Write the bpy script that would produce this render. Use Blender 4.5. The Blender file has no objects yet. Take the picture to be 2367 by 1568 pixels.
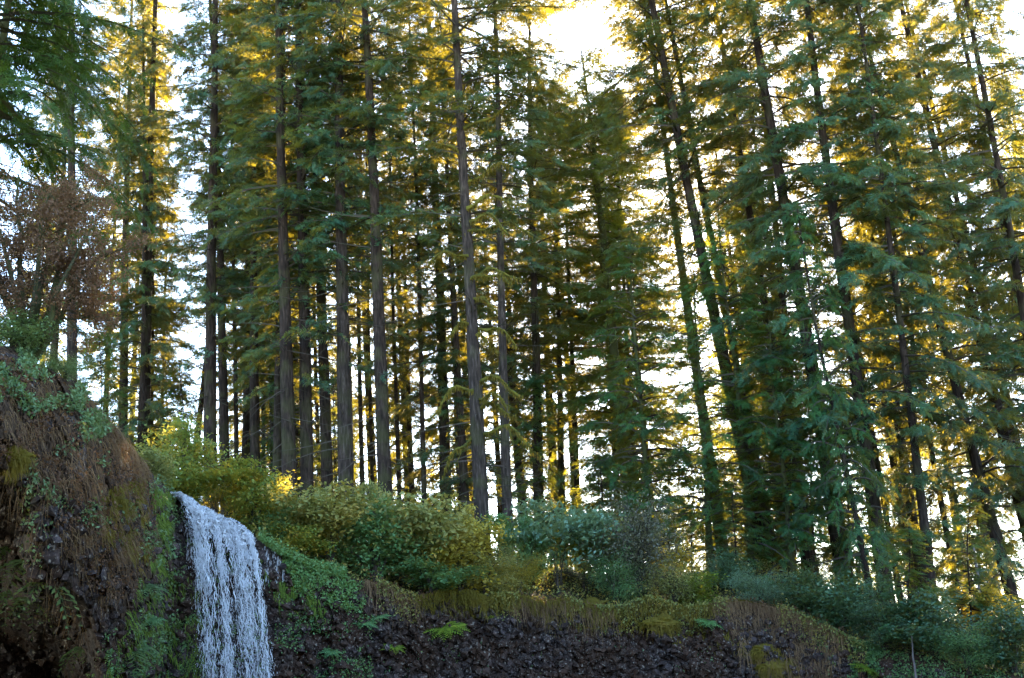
import bpy, math, random
import numpy as np
from mathutils import Vector, Matrix

# ------------------------------------------------------------------ scene, camera, sky, sun
sc = bpy.context.scene
COL = sc.collection
RAD = math.radians
PITCH, ROLL, FPX, IW, IH = RAD(17.0), RAD(3.4), 2800.0, 2367.0, 1568.0

cam_d = bpy.data.cameras.new('camera')
cam_d.sensor_width = 36.0
cam_d.sensor_fit = 'HORIZONTAL'
cam_d.lens = 36.0 * FPX / IW
cam_d.clip_start, cam_d.clip_end = 0.1, 5000
cam = bpy.data.objects.new('camera', cam_d)
COL.objects.link(cam)
cF = Vector((0, math.cos(PITCH), math.sin(PITCH)))
cU0 = Vector((0, -math.sin(PITCH), math.cos(PITCH)))
cR0 = Vector((1, 0, 0))
cU = cU0 * math.cos(ROLL) + cR0 * math.sin(ROLL)
cR = cR0 * math.cos(ROLL) - cU0 * math.sin(ROLL)
cam.matrix_world = Matrix(((cR.x, cU.x, -cF.x, 0), (cR.y, cU.y, -cF.y, 0), (cR.z, cU.z, -cF.z, 0), (0, 0, 0, 1)))
sc.camera = cam


def ray(px, py):
    return (cF * FPX + cR * (px - IW / 2) - cU * (py - IH / 2)).normalized()


def at(px, py, Y):
    d = ray(px, py)
    return d * (Y / d.y)


def project(P):
    P = np.asarray(P, dtype=float)
    f = P @ np.array(cF)
    return IW / 2 + FPX * (P @ np.array(cR)) / f, IH / 2 - FPX * (P @ np.array(cU)) / f, f


SUN_DIR = ray(1545, 412)                       # towards the sun
sun_el = math.asin(SUN_DIR.z)
sun_az = math.atan2(SUN_DIR.x, SUN_DIR.y)      # clockwise from +Y
world = bpy.data.worlds.new('World')
sc.world = world
world.use_nodes = True
wn = world.node_tree.nodes
wn.clear()
sky = wn.new('ShaderNodeTexSky')
sky.sky_type = 'NISHITA'
sky.sun_disc = False
sky.sun_elevation = sun_el
sky.sun_rotation = sun_az
sky.air_density, sky.dust_density, sky.ozone_density = 1.0, 0.3, 2.0
bg = wn.new('ShaderNodeBackground')
bg.inputs['Strength'].default_value = 0.08
wo = wn.new('ShaderNodeOutputWorld')
world.node_tree.links.new(sky.outputs[0], bg.inputs[0])
world.node_tree.links.new(bg.outputs[0], wo.inputs[0])

sun_d = bpy.data.lights.new('sun', 'SUN')
sun_d.energy = 5.0
sun_d.angle = RAD(0.53)
sun_d.color = (1.0, 0.80, 0.52)
sun = bpy.data.objects.new('sun', sun_d)
COL.objects.link(sun)
sun.rotation_euler = (-SUN_DIR).to_track_quat('-Z', 'Y').to_euler()
sun.location = SUN_DIR * 200

vs = sc.view_settings
vs.view_transform, vs.look, vs.gamma = 'Standard', 'None', 1.0
vs.use_curve_mapping = False
vs.exposure = 4.05
cy = sc.cycles
cy.max_bounces, cy.diffuse_bounces, cy.glossy_bounces, cy.transmission_bounces = 6, 2, 2, 4
cy.transparent_max_bounces = 8
cy.sample_clamp_indirect = 0.5
cy.sample_clamp_direct = 1.0
cy.use_denoising = True
cy.use_adaptive_sampling = False
try:
    cy.denoiser = 'OPENIMAGEDENOISE'
except Exception:
    pass

RNG = np.random.default_rng(11)

# ------------------------------------------------------------------ helpers: mesh, objects


def mesh_np(name, V, quads=None, tris=None, mats=(), qmat=None, tmat=None, smooth=False, rnd=None):
    V = np.ascontiguousarray(V, dtype=np.float32)
    nq = 0 if quads is None else len(quads)
    nt = 0 if tris is None else len(tris)
    me = bpy.data.meshes.new(name)
    me.vertices.add(len(V))
    me.vertices.foreach_set('co', V.ravel())
    idx = []
    if nq:
        idx.append(np.asarray(quads, dtype=np.int32).ravel())
    if nt:
        idx.append(np.asarray(tris, dtype=np.int32).ravel())
    idx = np.concatenate(idx)
    me.loops.add(len(idx))
    me.loops.foreach_set('vertex_index', idx)
    me.polygons.add(nq + nt)
    starts = np.concatenate([np.arange(nq) * 4, nq * 4 + np.arange(nt) * 3]).astype(np.int32)
    me.polygons.foreach_set('loop_start', starts)
    mi = np.zeros(nq + nt, dtype=np.int32)
    if qmat is not None:
        mi[:nq] = qmat
    if tmat is not None:
        mi[nq:] = tmat
    me.polygons.foreach_set('material_index', mi)
    me.polygons.foreach_set('use_smooth', np.full(nq + nt, bool(smooth)))
    for m in mats:
        me.materials.append(m)
    if rnd is not None:
        a = me.attributes.new('rnd', 'FLOAT', 'FACE')
        a.data.foreach_set('value', np.asarray(rnd, dtype=np.float32))
    me.update(calc_edges=True)
    return me


class Geo:
    """collects vertices, quads and per-face material / random value"""

    def __init__(self):
        self.V, self.Q, self.M, self.R, self.n = [], [], [], [], 0

    def add(self, V, Q, mat=0, rnd=0.5):
        V = np.asarray(V, dtype=np.float32).reshape(-1, 3)
        Q = np.asarray(Q, dtype=np.int64).reshape(-1, 4)
        self.V.append(V)
        self.Q.append(Q + self.n)
        self.M.append(np.full(len(Q), mat) if np.isscalar(mat) else mat)
        self.R.append(np.full(len(Q), rnd) if np.isscalar(rnd) else rnd)
        self.n += len(V)

    def mesh(self, name, mats, smooth=False):
        return mesh_np(name, np.concatenate(self.V), np.concatenate(self.Q), None, mats, np.concatenate(self.M), None, smooth, np.concatenate(self.R))


def link(name, data, parent=None, label=None, cat=None, group=None, kind=None):
    o = bpy.data.objects.new(name, data)
    COL.objects.link(o)
    if parent is not None:
        o.parent = parent
    return tag(o, label, cat, group, kind)


def tag(o, label=None, cat=None, group=None, kind=None):
    for k, v in (('label', label), ('category', cat), ('group', group), ('kind', kind)):
        if v:
            o[k] = v
    return o


def tube(pts, radii, sides=4, caps=True):
    """quads of a tapered tube along pts"""
    pts = np.asarray(pts, dtype=float)
    n = len(pts)
    T = np.gradient(pts, axis=0)
    T /= np.linalg.norm(T, axis=1)[:, None] + 1e-9
    ref = np.where(np.abs(T[:, 2:3]) > 0.85, np.array([[1., 0, 0]]), np.array([[0, 0, 1.]]))
    A = np.cross(T, ref)
    A /= np.linalg.norm(A, axis=1)[:, None] + 1e-9
    B = np.cross(T, A)
    ang = np.arange(sides) * 2 * math.pi / sides
    V = pts[:, None, :] + np.asarray(radii)[:, None, None] * (np.cos(ang)[None, :, None] * A[:, None, :] + np.sin(ang)[None, :, None] * B[:, None, :])
    i = np.arange(n - 1)[:, None] * sides
    k = np.arange(sides)[None, :]
    k2 = (k + 1) % sides
    Q = np.stack([i + k, i + k2, i + sides + k2, i + sides + k], -1).reshape(-1, 4)
    return V.reshape(-1, 3), Q


# ------------------------------------------------------------------ numpy noise


def _hash(ix, iy, iz, k):
    h = (ix.astype(np.uint64) * np.uint64(73856093)) ^ (iy.astype(np.uint64) * np.uint64(19349663)) ^ (iz.astype(np.uint64) * np.uint64(83492791)) ^ np.uint64(k * 2654435761 % (1 << 32))
    h = (h ^ (h >> np.uint64(15))) * np.uint64(2246822519)
    h &= np.uint64(0xFFFFFFFF)
    h = (h ^ (h >> np.uint64(13))) * np.uint64(3266489917)
    h &= np.uint64(0xFFFFFFFF)
    h = h ^ (h >> np.uint64(16))
    return (h & np.uint64(0xFFFFFF)).astype(float) / float(0xFFFFFF)


def vnoise(P, scale, k=0):
    P = np.asarray(P) * scale + 1000.0
    I = np.floor(P).astype(np.int64)
    F = P - I
    F = F * F * (3 - 2 * F)
    out = 0
    for dx in (0, 1):
        for dy in (0, 1):
            for dz in (0, 1):
                w = (F[:, 0] if dx else 1 - F[:, 0]) * (F[:, 1] if dy else 1 - F[:, 1]) * (F[:, 2] if dz else 1 - F[:, 2])
                out = out + w * _hash(I[:, 0] + dx, I[:, 1] + dy, I[:, 2] + dz, k)
    return out * 2 - 1


def fbm(P, scale, octs=4, k=0):
    s, a, t = 0, 1.0, 0
    for o in range(octs):
        s = s + a * vnoise(P, scale * 2 ** o, k + o)
        t += a
        a *= 0.5
    return s / t


def blocks(P, scale, k=0):
    """Voronoi rock chunks: per-cell height plus per-cell tilted plane; returns height and edge distance"""
    P = np.asarray(P) * scale + 1000.0
    I = np.floor(P).astype(np.int64)
    b1 = np.full(len(P), 1e9)
    b2 = np.full(len(P), 1e9)
    hgt = np.zeros(len(P))
    for dx in (-1, 0, 1):
        for dy in (-1, 0, 1):
            for dz in (-1, 0, 1):
                cx, cyy, cz = I[:, 0] + dx, I[:, 1] + dy, I[:, 2] + dz
                o = np.stack([cx + _hash(cx, cyy, cz, k), cyy + _hash(cx, cyy, cz, k + 1), cz + _hash(cx, cyy, cz, k + 2)], 1)
                D = P - o
                d = np.sqrt((D ** 2).sum(1))
                n1 = _hash(cx, cyy, cz, k + 3) * 2 - 1
                n2 = _hash(cx, cyy, cz, k + 4) * 2 - 1
                h = (_hash(cx, cyy, cz, k + 5) * 2 - 1) * 0.6 + D[:, 0] * n1 + D[:, 2] * n2
                better = d < b1
                b2 = np.where(better, b1, np.minimum(b2, d))
                hgt = np.where(better, h, hgt)
                b1 = np.where(better, d, b1)
    return hgt, b2 - b1


def sstep(a, b, x):
    t = np.clip((x - a) / (b - a), 0, 1)
    return t * t * (3 - 2 * t)


# ------------------------------------------------------------------ materials


def new_mat(name):
    m = bpy.data.materials.new(name)
    m.use_nodes = True
    nt = m.node_tree
    nt.nodes.clear()
    return m, nt.nodes, nt.links.new


def ramp(N, stops):
    r = N.new('ShaderNodeValToRGB')
    e = r.color_ramp.elements
    e[0].position, e[0].color = stops[0][0], (*stops[0][1], 1)
    e[1].position, e[1].color = stops[-1][0], (*stops[-1][1], 1)
    for p, c in stops[1:-1]:
        x = e.new(p)
        x.color = (*c, 1)
    return r


def leaf_mat(name, stops, tcol, tfac=0.45, gloss=0.25, use_noise=False, noise_scale=0.7):
    """thin leaf: reflecting and letting light through"""
    m, N, L = new_mat(name)
    out = N.new('ShaderNodeOutputMaterial')
    at_ = N.new('ShaderNodeAttribute')
    at_.attribute_name = 'rnd'
    r = ramp(N, stops)
    src = at_.outputs['Fac']
    tc = N.new('ShaderNodeTexCoord')
    nz = N.new('ShaderNodeTexNoise')
    nz.inputs['Scale'].default_value = noise_scale
    nz.inputs['Detail'].default_value = 2
    L(tc.outputs['Object'], nz.inputs['Vector'])
    oi = N.new('ShaderNodeObjectInfo')
    a = N.new('ShaderNodeMath'); a.operation = 'MULTIPLY_ADD'      # rnd*.5 + noise
    L(src, a.inputs[0]); a.inputs[1].default_value = 0.55
    b = N.new('ShaderNodeMath'); b.operation = 'MULTIPLY_ADD'
    L(nz.outputs['Fac'], b.inputs[0]); b.inputs[1].default_value = 0.7; b.inputs[2].default_value = -0.25
    L(b.outputs[0], a.inputs[2])
    c = N.new('ShaderNodeMath'); c.operation = 'MULTIPLY_ADD'
    L(oi.outputs['Random'], c.inputs[0]); c.inputs[1].default_value = 0.24
    L(a.outputs[0], c.inputs[2])
    L(c.outputs[0], r.inputs[0])
    pb = N.new('ShaderNodeBsdfPrincipled')
    L(r.outputs[0], pb.inputs['Base Color'])
    pb.inputs['Roughness'].default_value = 0.5
    pb.inputs['Specular IOR Level'].default_value = gloss
    tr = N.new('ShaderNodeBsdfTranslucent')
    mx = N.new('ShaderNodeMix'); mx.data_type = 'RGBA'; mx.blend_type = 'MIX'
    mx.inputs['Factor'].default_value = 0.7
    L(r.outputs[0], mx.inputs[6])
    mx.inputs[7].default_value = (*tcol, 1)
    L(mx.outputs[2], tr.inputs[0])
    ms = N.new('ShaderNodeMixShader')
    ms.inputs[0].default_value = tfac
    L(pb.outputs[0], ms.inputs[1]); L(tr.outputs[0], ms.inputs[2])
    L(ms.outputs[0], out.inputs[0])
    return m


def bark_mat(name, c1, c2, c3, moss=0.0, scale=6.0):
    m, N, L = new_mat(name)
    out = N.new('ShaderNodeOutputMaterial')
    tc = N.new('ShaderNodeTexCoord')
    mp = N.new('ShaderNodeMapping')
    mp.inputs['Scale'].default_value = (scale, scale, scale * 0.16)
    L(tc.outputs['Object'], mp.inputs[0])
    nz = N.new('ShaderNodeTexNoise'); nz.inputs['Scale'].default_value = 2.2; nz.inputs['Detail'].default_value = 6; nz.inputs['Roughness'].default_value = 0.65
    L(mp.outputs[0], nz.inputs['Vector'])
    n2 = N.new('ShaderNodeTexNoise'); n2.inputs['Scale'].default_value = 0.8; n2.inputs['Detail'].default_value = 4
    L(tc.outputs['Object'], n2.inputs['Vector'])
    r = ramp(N, [(0.3, c1), (0.52, c2), (0.72, c3)])
    L(nz.outputs['Fac'], r.inputs[0])
    rm = ramp(N, [(0.55 - moss * 0.3, (0, 0, 0)), (0.62 - moss * 0.2, (1, 1, 1))])
    L(n2.outputs['Fac'], rm.inputs[0])
    mx = N.new('ShaderNodeMix'); mx.data_type = 'RGBA'
    mm = N.new('ShaderNodeMath'); mm.operation = 'MULTIPLY'; mm.inputs[1].default_value = 0.25 + moss * 0.7
    L(rm.outputs[0], mm.inputs[0])
    L(mm.outputs[0], mx.inputs['Factor'])
    L(r.outputs[0], mx.inputs[6]); mx.inputs[7].default_value = (0.07, 0.075, 0.022, 1)
    pb = N.new('ShaderNodeBsdfPrincipled')
    L(mx.outputs[2], pb.inputs['Base Color'])
    pb.inputs['Roughness'].default_value = 0.9
    pb.inputs['Specular IOR Level'].default_value = 0.2
    bp = N.new('ShaderNodeBump'); bp.inputs['Strength'].default_value = 0.9; bp.inputs['Distance'].default_value = 0.06
    L(nz.outputs['Fac'], bp.inputs['Height']); L(bp.outputs[0], pb.inputs['Normal'])
    L(pb.outputs[0], out.inputs[0])
    return m


def simple_mat(name, col, rough=0.8, spec=0.3, noise=0.0, nscale=5, col2=None):
    m, N, L = new_mat(name)
    out = N.new('ShaderNodeOutputMaterial')
    pb = N.new('ShaderNodeBsdfPrincipled')
    tc = N.new('ShaderNodeTexCoord')
    nz = N.new('ShaderNodeTexNoise'); nz.inputs['Scale'].default_value = nscale; nz.inputs['Detail'].default_value = 6
    L(tc.outputs['Object'], nz.inputs['Vector'])
    r = ramp(N, [(0.35, col), (0.65, col2 or tuple(c * 0.6 for c in col))])
    L(nz.outputs['Fac'], r.inputs[0]); L(r.outputs[0], pb.inputs['Base Color'])
    pb.inputs['Roughness'].default_value = rough
    pb.inputs['Specular IOR Level'].default_value = spec
    bp = N.new('ShaderNodeBump'); bp.inputs['Strength'].default_value = 0.6; bp.inputs['Distance'].default_value = 0.05
    L(nz.outputs['Fac'], bp.inputs['Height']); L(bp.outputs[0], pb.inputs['Normal'])
    L(pb.outputs[0], out.inputs[0])
    return m


M = {}
GOLD = (0.52, 0.37, 0.012)
M['needle'] = leaf_mat('needle', [(0.1, (0.009, 0.046, 0.026)), (0.5, (0.018, 0.086, 0.045)), (0.9, (0.048, 0.125, 0.042))], GOLD, 0.28, 0.3, noise_scale=0.35)
M['needle_hemlock'] = leaf_mat('needle_hemlock', [(0.1, (0.007, 0.042, 0.014)), (0.5, (0.015, 0.085, 0.024)), (0.9, (0.040, 0.135, 0.028))], (0.46, 0.38, 0.02), 0.30, 0.3, noise_scale=0.5)
M['needle_yew'] = leaf_mat('needle_yew', [(0.1, (0.010, 0.032, 0.006)), (0.5, (0.022, 0.060, 0.010)), (0.9, (0.050, 0.095, 0.014))], (0.20, 0.24, 0.02), 0.30, 0.15, noise_scale=0.8)
M['twig'] = simple_mat('twig', (0.075, 0.055, 0.045), 0.9, 0.2, col2=(0.05, 0.05, 0.03))
M['bark'] = bark_mat('bark', (0.008, 0.005, 0.003), (0.033, 0.021, 0.015), (0.080, 0.054, 0.041), 0.15)
M['bark_grey'] = bark_mat('bark_grey', (0.010, 0.007, 0.005), (0.043, 0.030, 0.023), (0.11, 0.082, 0.066), 0.1)
M['bark_mossy'] = bark_mat('bark_mossy', (0.025, 0.020, 0.015), (0.06, 0.05, 0.035), (0.10, 0.09, 0.06), 0.75)
M['moss_limb'] = simple_mat('moss_limb', (0.14, 0.12, 0.018), 1.0, 0.1, col2=(0.06, 0.06, 0.015), nscale=4)
M['dead_twig'] = simple_mat('dead_twig', (0.20, 0.17, 0.15), 0.9, 0.2, col2=(0.12, 0.10, 0.09))
YG = (0.36, 0.32, 0.03)
M['leaf_green'] = leaf_mat('leaf_green', [(0.1, (0.070, 0.188, 0.070)), (0.5, (0.119, 0.277, 0.100)), (0.9, (0.238, 0.356, 0.100))], YG, 0.4, 0.4)
M['leaf_teal'] = leaf_mat('leaf_teal', [(0.1, (0.098, 0.208, 0.124)), (0.5, (0.163, 0.305, 0.195)), (0.9, (0.260, 0.403, 0.273))], YG, 0.4, 0.5)
M['leaf_olive'] = leaf_mat('leaf_olive', [(0.05, (0.131, 0.186, 0.055)), (0.45, (0.242, 0.278, 0.084)), (0.75, (0.409, 0.317, 0.065)), (1.0, (0.558, 0.317, 0.055))], (0.4, 0.3, 0.03), 0.4, 0.4)
M['leaf_yellow'] = leaf_mat('leaf_yellow', [(0.05, (0.178, 0.194, 0.045)), (0.4, (0.386, 0.312, 0.045)), (0.8, (0.600, 0.431, 0.037)), (1.0, (0.594, 0.283, 0.030))], (0.5, 0.36, 0.03), 0.4, 0.4)
M['leaf_maple'] = leaf_mat('leaf_maple', [(0.05, (0.078, 0.187, 0.047)), (0.4, (0.156, 0.250, 0.047)), (0.62, (0.343, 0.296, 0.031)), (0.85, (0.530, 0.234, 0.031)), (1.0, (0.562, 0.109, 0.040))], (0.5, 0.36, 0.03), 0.45, 0.35)
M['leaf_brown'] = leaf_mat('leaf_brown', [(0.05, (0.065, 0.034, 0.020)), (0.5, (0.140, 0.074, 0.042)), (0.85, (0.23, 0.13, 0.07)), (1.0, (0.16, 0.20, 0.06))], (0.35, 0.17, 0.04), 0.35, 0.2)
M['leaf_dark'] = leaf_mat('leaf_dark', [(0.1, (0.024, 0.067, 0.033)), (0.5, (0.041, 0.113, 0.051)), (0.9, (0.075, 0.164, 0.067))], YG, 0.3, 0.5)
M['leaf_twiggy'] = leaf_mat('leaf_twiggy', [(0.1, (0.094, 0.094, 0.070)), (0.5, (0.156, 0.156, 0.109)), (0.9, (0.250, 0.203, 0.109))], YG, 0.3, 0.2)
M['leaf_ivy'] = leaf_mat('leaf_ivy', [(0.1, (0.066, 0.154, 0.055)), (0.5, (0.132, 0.242, 0.099)), (0.9, (0.242, 0.363, 0.154))], YG, 0.35, 0.5)
M['leaf_fern'] = leaf_mat('leaf_fern', [(0.1, (0.080, 0.160, 0.016)), (0.5, (0.176, 0.256, 0.024)), (0.9, (0.304, 0.336, 0.032))], YG, 0.4, 0.3)
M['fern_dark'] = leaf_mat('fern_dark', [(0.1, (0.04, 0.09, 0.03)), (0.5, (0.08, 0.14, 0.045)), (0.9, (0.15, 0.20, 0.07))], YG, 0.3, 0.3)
M['cress'] = leaf_mat('cress', [(0.1, (0.06, 0.17, 0.04)), (0.5, (0.12, 0.27, 0.07)), (0.9, (0.20, 0.36, 0.13))], YG, 0.4, 0.5)
M['dry_grass'] = leaf_mat('dry_grass', [(0.1, (0.075, 0.040, 0.020)), (0.5, (0.165, 0.095, 0.045)), (0.9, (0.28, 0.170, 0.075))], (0.4, 0.26, 0.08), 0.25, 0.2, noise_scale=1.2)
M['moss_blade'] = leaf_mat('moss_blade', [(0.1, (0.070, 0.059, 0.008)), (0.5, (0.133, 0.105, 0.014)), (0.9, (0.210, 0.140, 0.021))], (0.4, 0.3, 0.03), 0.25, 0.1, noise_scale=1.2)
M['moss_green'] = leaf_mat('moss_green', [(0.1, (0.07, 0.12, 0.018)), (0.5, (0.13, 0.20, 0.03)), (0.9, (0.20, 0.25, 0.04))], (0.3, 0.3, 0.03), 0.25, 0.1, noise_scale=1.2)


def rock_mat(name):
    m, N, L = new_mat(name)
    out = N.new('ShaderNodeOutputMaterial')
    tc = N.new('ShaderNodeTexCoord')
    nz = N.new('ShaderNodeTexNoise'); nz.inputs['Scale'].default_value = 5.5; nz.inputs['Detail'].default_value = 8; nz.inputs['Roughness'].default_value = 0.7
    L(tc.outputs['Object'], nz.inputs['Vector'])
    n2 = N.new('ShaderNodeTexNoise'); n2.inputs['Scale'].default_value = 0.9; n2.inputs['Detail'].default_value = 5
    L(tc.outputs['Object'], n2.inputs['Vector'])
    n3 = N.new('ShaderNodeTexNoise'); n3.inputs['Scale'].default_value = 14; n3.inputs['Detail'].default_value = 5
    L(tc.outputs['Object'], n3.inputs['Vector'])
    base = ramp(N, [(0.36, (0.006, 0.004, 0.003)), (0.5, (0.026, 0.017, 0.014)), (0.64, (0.085, 0.060, 0.055))])
    L(nz.outputs['Fac'], base.inputs[0])
    brown = ramp(N, [(0.34, (0.010, 0.005, 0.003)), (0.68, (0.075, 0.040, 0.024))])
    L(nz.outputs['Fac'], brown.inputs[0])
    fac = ramp(N, [(0.42, (0, 0, 0)), (0.56, (1, 1, 1))])
    L(n2.outputs['Fac'], fac.inputs[0])
    mx = N.new('ShaderNodeMix'); mx.data_type = 'RGBA'
    L(fac.outputs[0], mx.inputs['Factor']); L(base.outputs[0], mx.inputs[6]); L(brown.outputs[0], mx.inputs[7])
    lich = ramp(N, [(0.59, (0, 0, 0)), (0.66, (1, 1, 1))])
    L(n3.outputs['Fac'], lich.inputs[0])
    mx2 = N.new('ShaderNodeMix'); mx2.data_type = 'RGBA'
    mul = N.new('ShaderNodeMath'); mul.operation = 'MULTIPLY'; mul.inputs[1].default_value = 0.7
    L(lich.outputs[0], mul.inputs[0]); L(mul.outputs[0], mx2.inputs['Factor'])
    L(mx.outputs[2], mx2.inputs[6]); mx2.inputs[7].default_value = (0.27, 0.23, 0.18, 1)
    pb = N.new('ShaderNodeBsdfPrincipled')
    L(mx2.outputs[2], pb.inputs['Base Color'])
    pb.inputs['Specular IOR Level'].default_value = 0.22
    rr = N.new('ShaderNodeMapRange'); rr.inputs[1].default_value = 0.3; rr.inputs[2].default_value = 0.7; rr.inputs[3].default_value = 0.55; rr.inputs[4].default_value = 0.95
    L(n2.outputs['Fac'], rr.inputs[0]); L(rr.outputs[0], pb.inputs['Roughness'])
    bp = N.new('ShaderNodeBump'); bp.inputs['Strength'].default_value = 1.0; bp.inputs['Distance'].default_value = 0.04
    L(nz.outputs['Fac'], bp.inputs['Height']); L(bp.outputs[0], pb.inputs['Normal'])
    L(pb.outputs[0], out.inputs[0])
    return m


M['rock'] = rock_mat('basalt')
M['soil'] = simple_mat('soil', (0.060, 0.045, 0.025), 0.95, 0.1, nscale=3, col2=(0.05, 0.055, 0.018))


def water_mat():
    m, N, L = new_mat('white_water')
    out = N.new('ShaderNodeOutputMaterial')
    pb = N.new('ShaderNodeBsdfPrincipled')
    pb.inputs['Base Color'].default_value = (0.95, 0.96, 0.98, 1)
    pb.inputs['Roughness'].default_value = 0.25
    pb.inputs['IOR'].default_value = 1.33
    tr = N.new('ShaderNodeBsdfTranslucent'); tr.inputs[0].default_value = (0.95, 0.96, 0.98, 1)
    ms = N.new('ShaderNodeMixShader'); ms.inputs[0].default_value = 0.45
    L(pb.outputs[0], ms.inputs[1]); L(tr.outputs[0], ms.inputs[2]); L(ms.outputs[0], out.inputs[0])
    return m


M['water'] = water_mat()
m_, N_, L_ = new_mat('clear_water')
o_ = N_.new('ShaderNodeOutputMaterial'); p_ = N_.new('ShaderNodeBsdfPrincipled')
p_.inputs['Base Color'].default_value = (0.02, 0.03, 0.03, 1); p_.inputs['Roughness'].default_value = 0.08
L_(p_.outputs[0], o_.inputs[0])
M['pool'] = m_

# ------------------------------------------------------------------ terrain: rim line, cliff, ground
RIM = [(-500, 640, 19), (-250, 720, 21), (0, 790, 23), (120, 850, 24.5), (200, 905, 25.5), (270, 995, 27), (330, 1072, 29), (395, 1130, 32),
       (480, 1180, 33), (575, 1228, 33), (640, 1268, 33), (720, 1312, 33.5), (860, 1352, 34.5), (1000, 1374, 35.5), (1200, 1388, 36.5),
       (1400, 1402, 37), (1600, 1392, 37), (1720, 1384, 37), (1850, 1418, 36.5), (2000, 1485, 35.5), (2200, 1530, 34), (2367, 1560, 33), (2700, 1600, 32), (3000, 1640, 31)]
rp = np.array([at(a, b, c) for a, b, c in RIM])
RS, RD, RZ = rp[:, 0] / rp[:, 1], rp[:, 1], rp[:, 2]
RPX = np.array([a for a, b, c in RIM], dtype=float)


def px_s(px): return np.interp(px, RPX, RS)
def rim_D(s): return np.interp(s, RS, RD)
def rim_z(s):
    s = np.asarray(s, dtype=float)
    q = np.stack([s.ravel() * 35, 0 * s.ravel(), 0 * s.ravel()], 1)
    return np.interp(s, RS, RZ) + (0.24 * fbm(q, 0.9, 4, 41)).reshape(s.shape) * np.interp(s, [px_s(560), px_s(720)], [0.25, 1.0])


def rim_px(s): return np.interp(s, RS, RPX)


def ground_z(x, y):
    x, y = np.asarray(x, dtype=float), np.asarray(y, dtype=float)
    s = x / np.maximum(y, 1)
    D, z0, px = rim_D(s), rim_z(s), rim_px(s)
    rise = np.interp(px, [200, 500, 620, 760, 1900, 2400], [0.3, 0.1, 0.4, 1.5, 1.6, 0.8])
    e = y - D
    far = sstep(25, 140, e)
    z = z0 + rise * sstep(0.3, 5.5, e) + 0.10 * fbm(np.stack([x, y, 0 * x], -1).reshape(-1, 3), 0.5, 3, 40).reshape(x.shape)
    return z * (1 - far) + 7.0 * far


# forest floor
sv = np.concatenate([np.linspace(-1.6, -0.62, 12), np.linspace(-0.6, 0.6, 200), np.linspace(0.62, 1.6, 12)])
ev = np.concatenate([[0.22, 0.34, 0.5], np.linspace(0.8, 12, 40), np.geomspace(12.6, 900, 40)])
S_, E_ = np.meshgrid(sv, ev, indexing='ij')
Y_ = rim_D(S_) + E_
X_ = S_ * Y_
Z_ = ground_z(X_, Y_)
Z_[:, 0] -= 0.5
ns, ne = S_.shape
qi = (np.arange(ns - 1)[:, None] * ne + np.arange(ne - 1)[None, :])
gq = np.stack([qi, qi + ne, qi + ne + 1, qi + 1], -1).reshape(-1, 4)
link('forest_floor', mesh_np('forest_floor', np.stack([X_, Y_, Z_], -1).reshape(-1, 3), gq, mats=[M['soil']], smooth=True), kind='structure')

# cliff: columns run along the rim, rows go down
cs = np.concatenate([np.linspace(-0.62, -0.44, 40, endpoint=False), np.linspace(-0.44, 0.40, 800, endpoint=False), np.linspace(0.40, 0.62, 60)])
cz = np.linspace(0, 1, 190) ** 1.35
S_, T_ = np.meshgrid(cs, cz, indexing='ij')
zb = -4.5
z0 = rim_z(S_)
D0 = rim_D(S_)
px_ = rim_px(S_)
# visible depth of the wall: rows dense in the first part
Zc = z0 - (z0 - zb) * T_
drop = z0 - Zc
# overhang: the wall leans a little and is undercut at the bottom
Yc = D0 - 0.05 * drop + 0.0 * S_
bulge = np.interp(px_, [-200, 150, 330, 430, 640, 1000, 1800, 2400], [1.2, 1.4, 1.0, 0.3, 0.1, 0.35, 0.6, 0.3])
Yc -= bulge * np.sin(np.clip(drop / 5.0, 0, 1) * math.pi)
base_pts = np.stack([S_ * D0, D0, Zc], -1).reshape(-1, 3)
# cave at lower left (boundary given in picture units of the wall)
pxx, pyy, _ = project(np.stack([S_ * Yc, Yc, Zc], -1).reshape(-1, 3))
wob = 45 * fbm(base_pts, 0.9, 3, 77)
bx = np.interp(pyy, [1050, 1130, 1250, 1340, 1420, 1500, 1600, 1900], [-40, 85, 115, 145, 215, 255, 290, 330]) + wob
cave = sstep(0, 130, bx - pxx).reshape(S_.shape)
cave_depth = 12.0 * cave
Yc = Yc + cave_depth
# soften the top edge
Yc += 0.35 * np.exp(-drop / 0.25)
P0 = np.stack([S_ * Yc, Yc, Zc], -1)
flat = P0.reshape(-1, 3)
b1, e1 = blocks(flat * np.array([1, 1, 0.8]), 1.15, 3)
b2, e2 = blocks(flat * np.array([1, 1, 0.85]), 4.0, 13)
b3, e3 = blocks(flat, 9.0, 23)
disp = 0.38 * fbm(base_pts, 0.5, 4, 5) + 0.12 * np.abs(vnoise(base_pts * np.array([1, 1, 0.35]), 1.6, 8)) + 0.24 * b1 + 0.10 * b2 + 0.045 * b3 - 0.05 * np.exp(-e1 / 0.05) - 0.03 * np.exp(-e2 / 0.06)
disp *= 1 - 0.6 * np.exp(-drop.ravel() / 0.3)
dirn = flat / np.linalg.norm(flat * np.array([1, 1, 0]), axis=1)[:, None] * np.array([1, 1, 0])
CL = (flat - dirn * disp[:, None])
ns, ne = S_.shape
qi = (np.arange(ns - 1)[:, None] * ne + np.arange(ne - 1)[None, :])
cq = np.stack([qi, qi + 1, qi + ne + 1, qi + ne], -1).reshape(-1, 4)
_m1 = (drop.ravel() < 0.35 + 0.35 * fbm(base_pts, 1.1, 3, 17)) & (px_.ravel() > 640)
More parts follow.
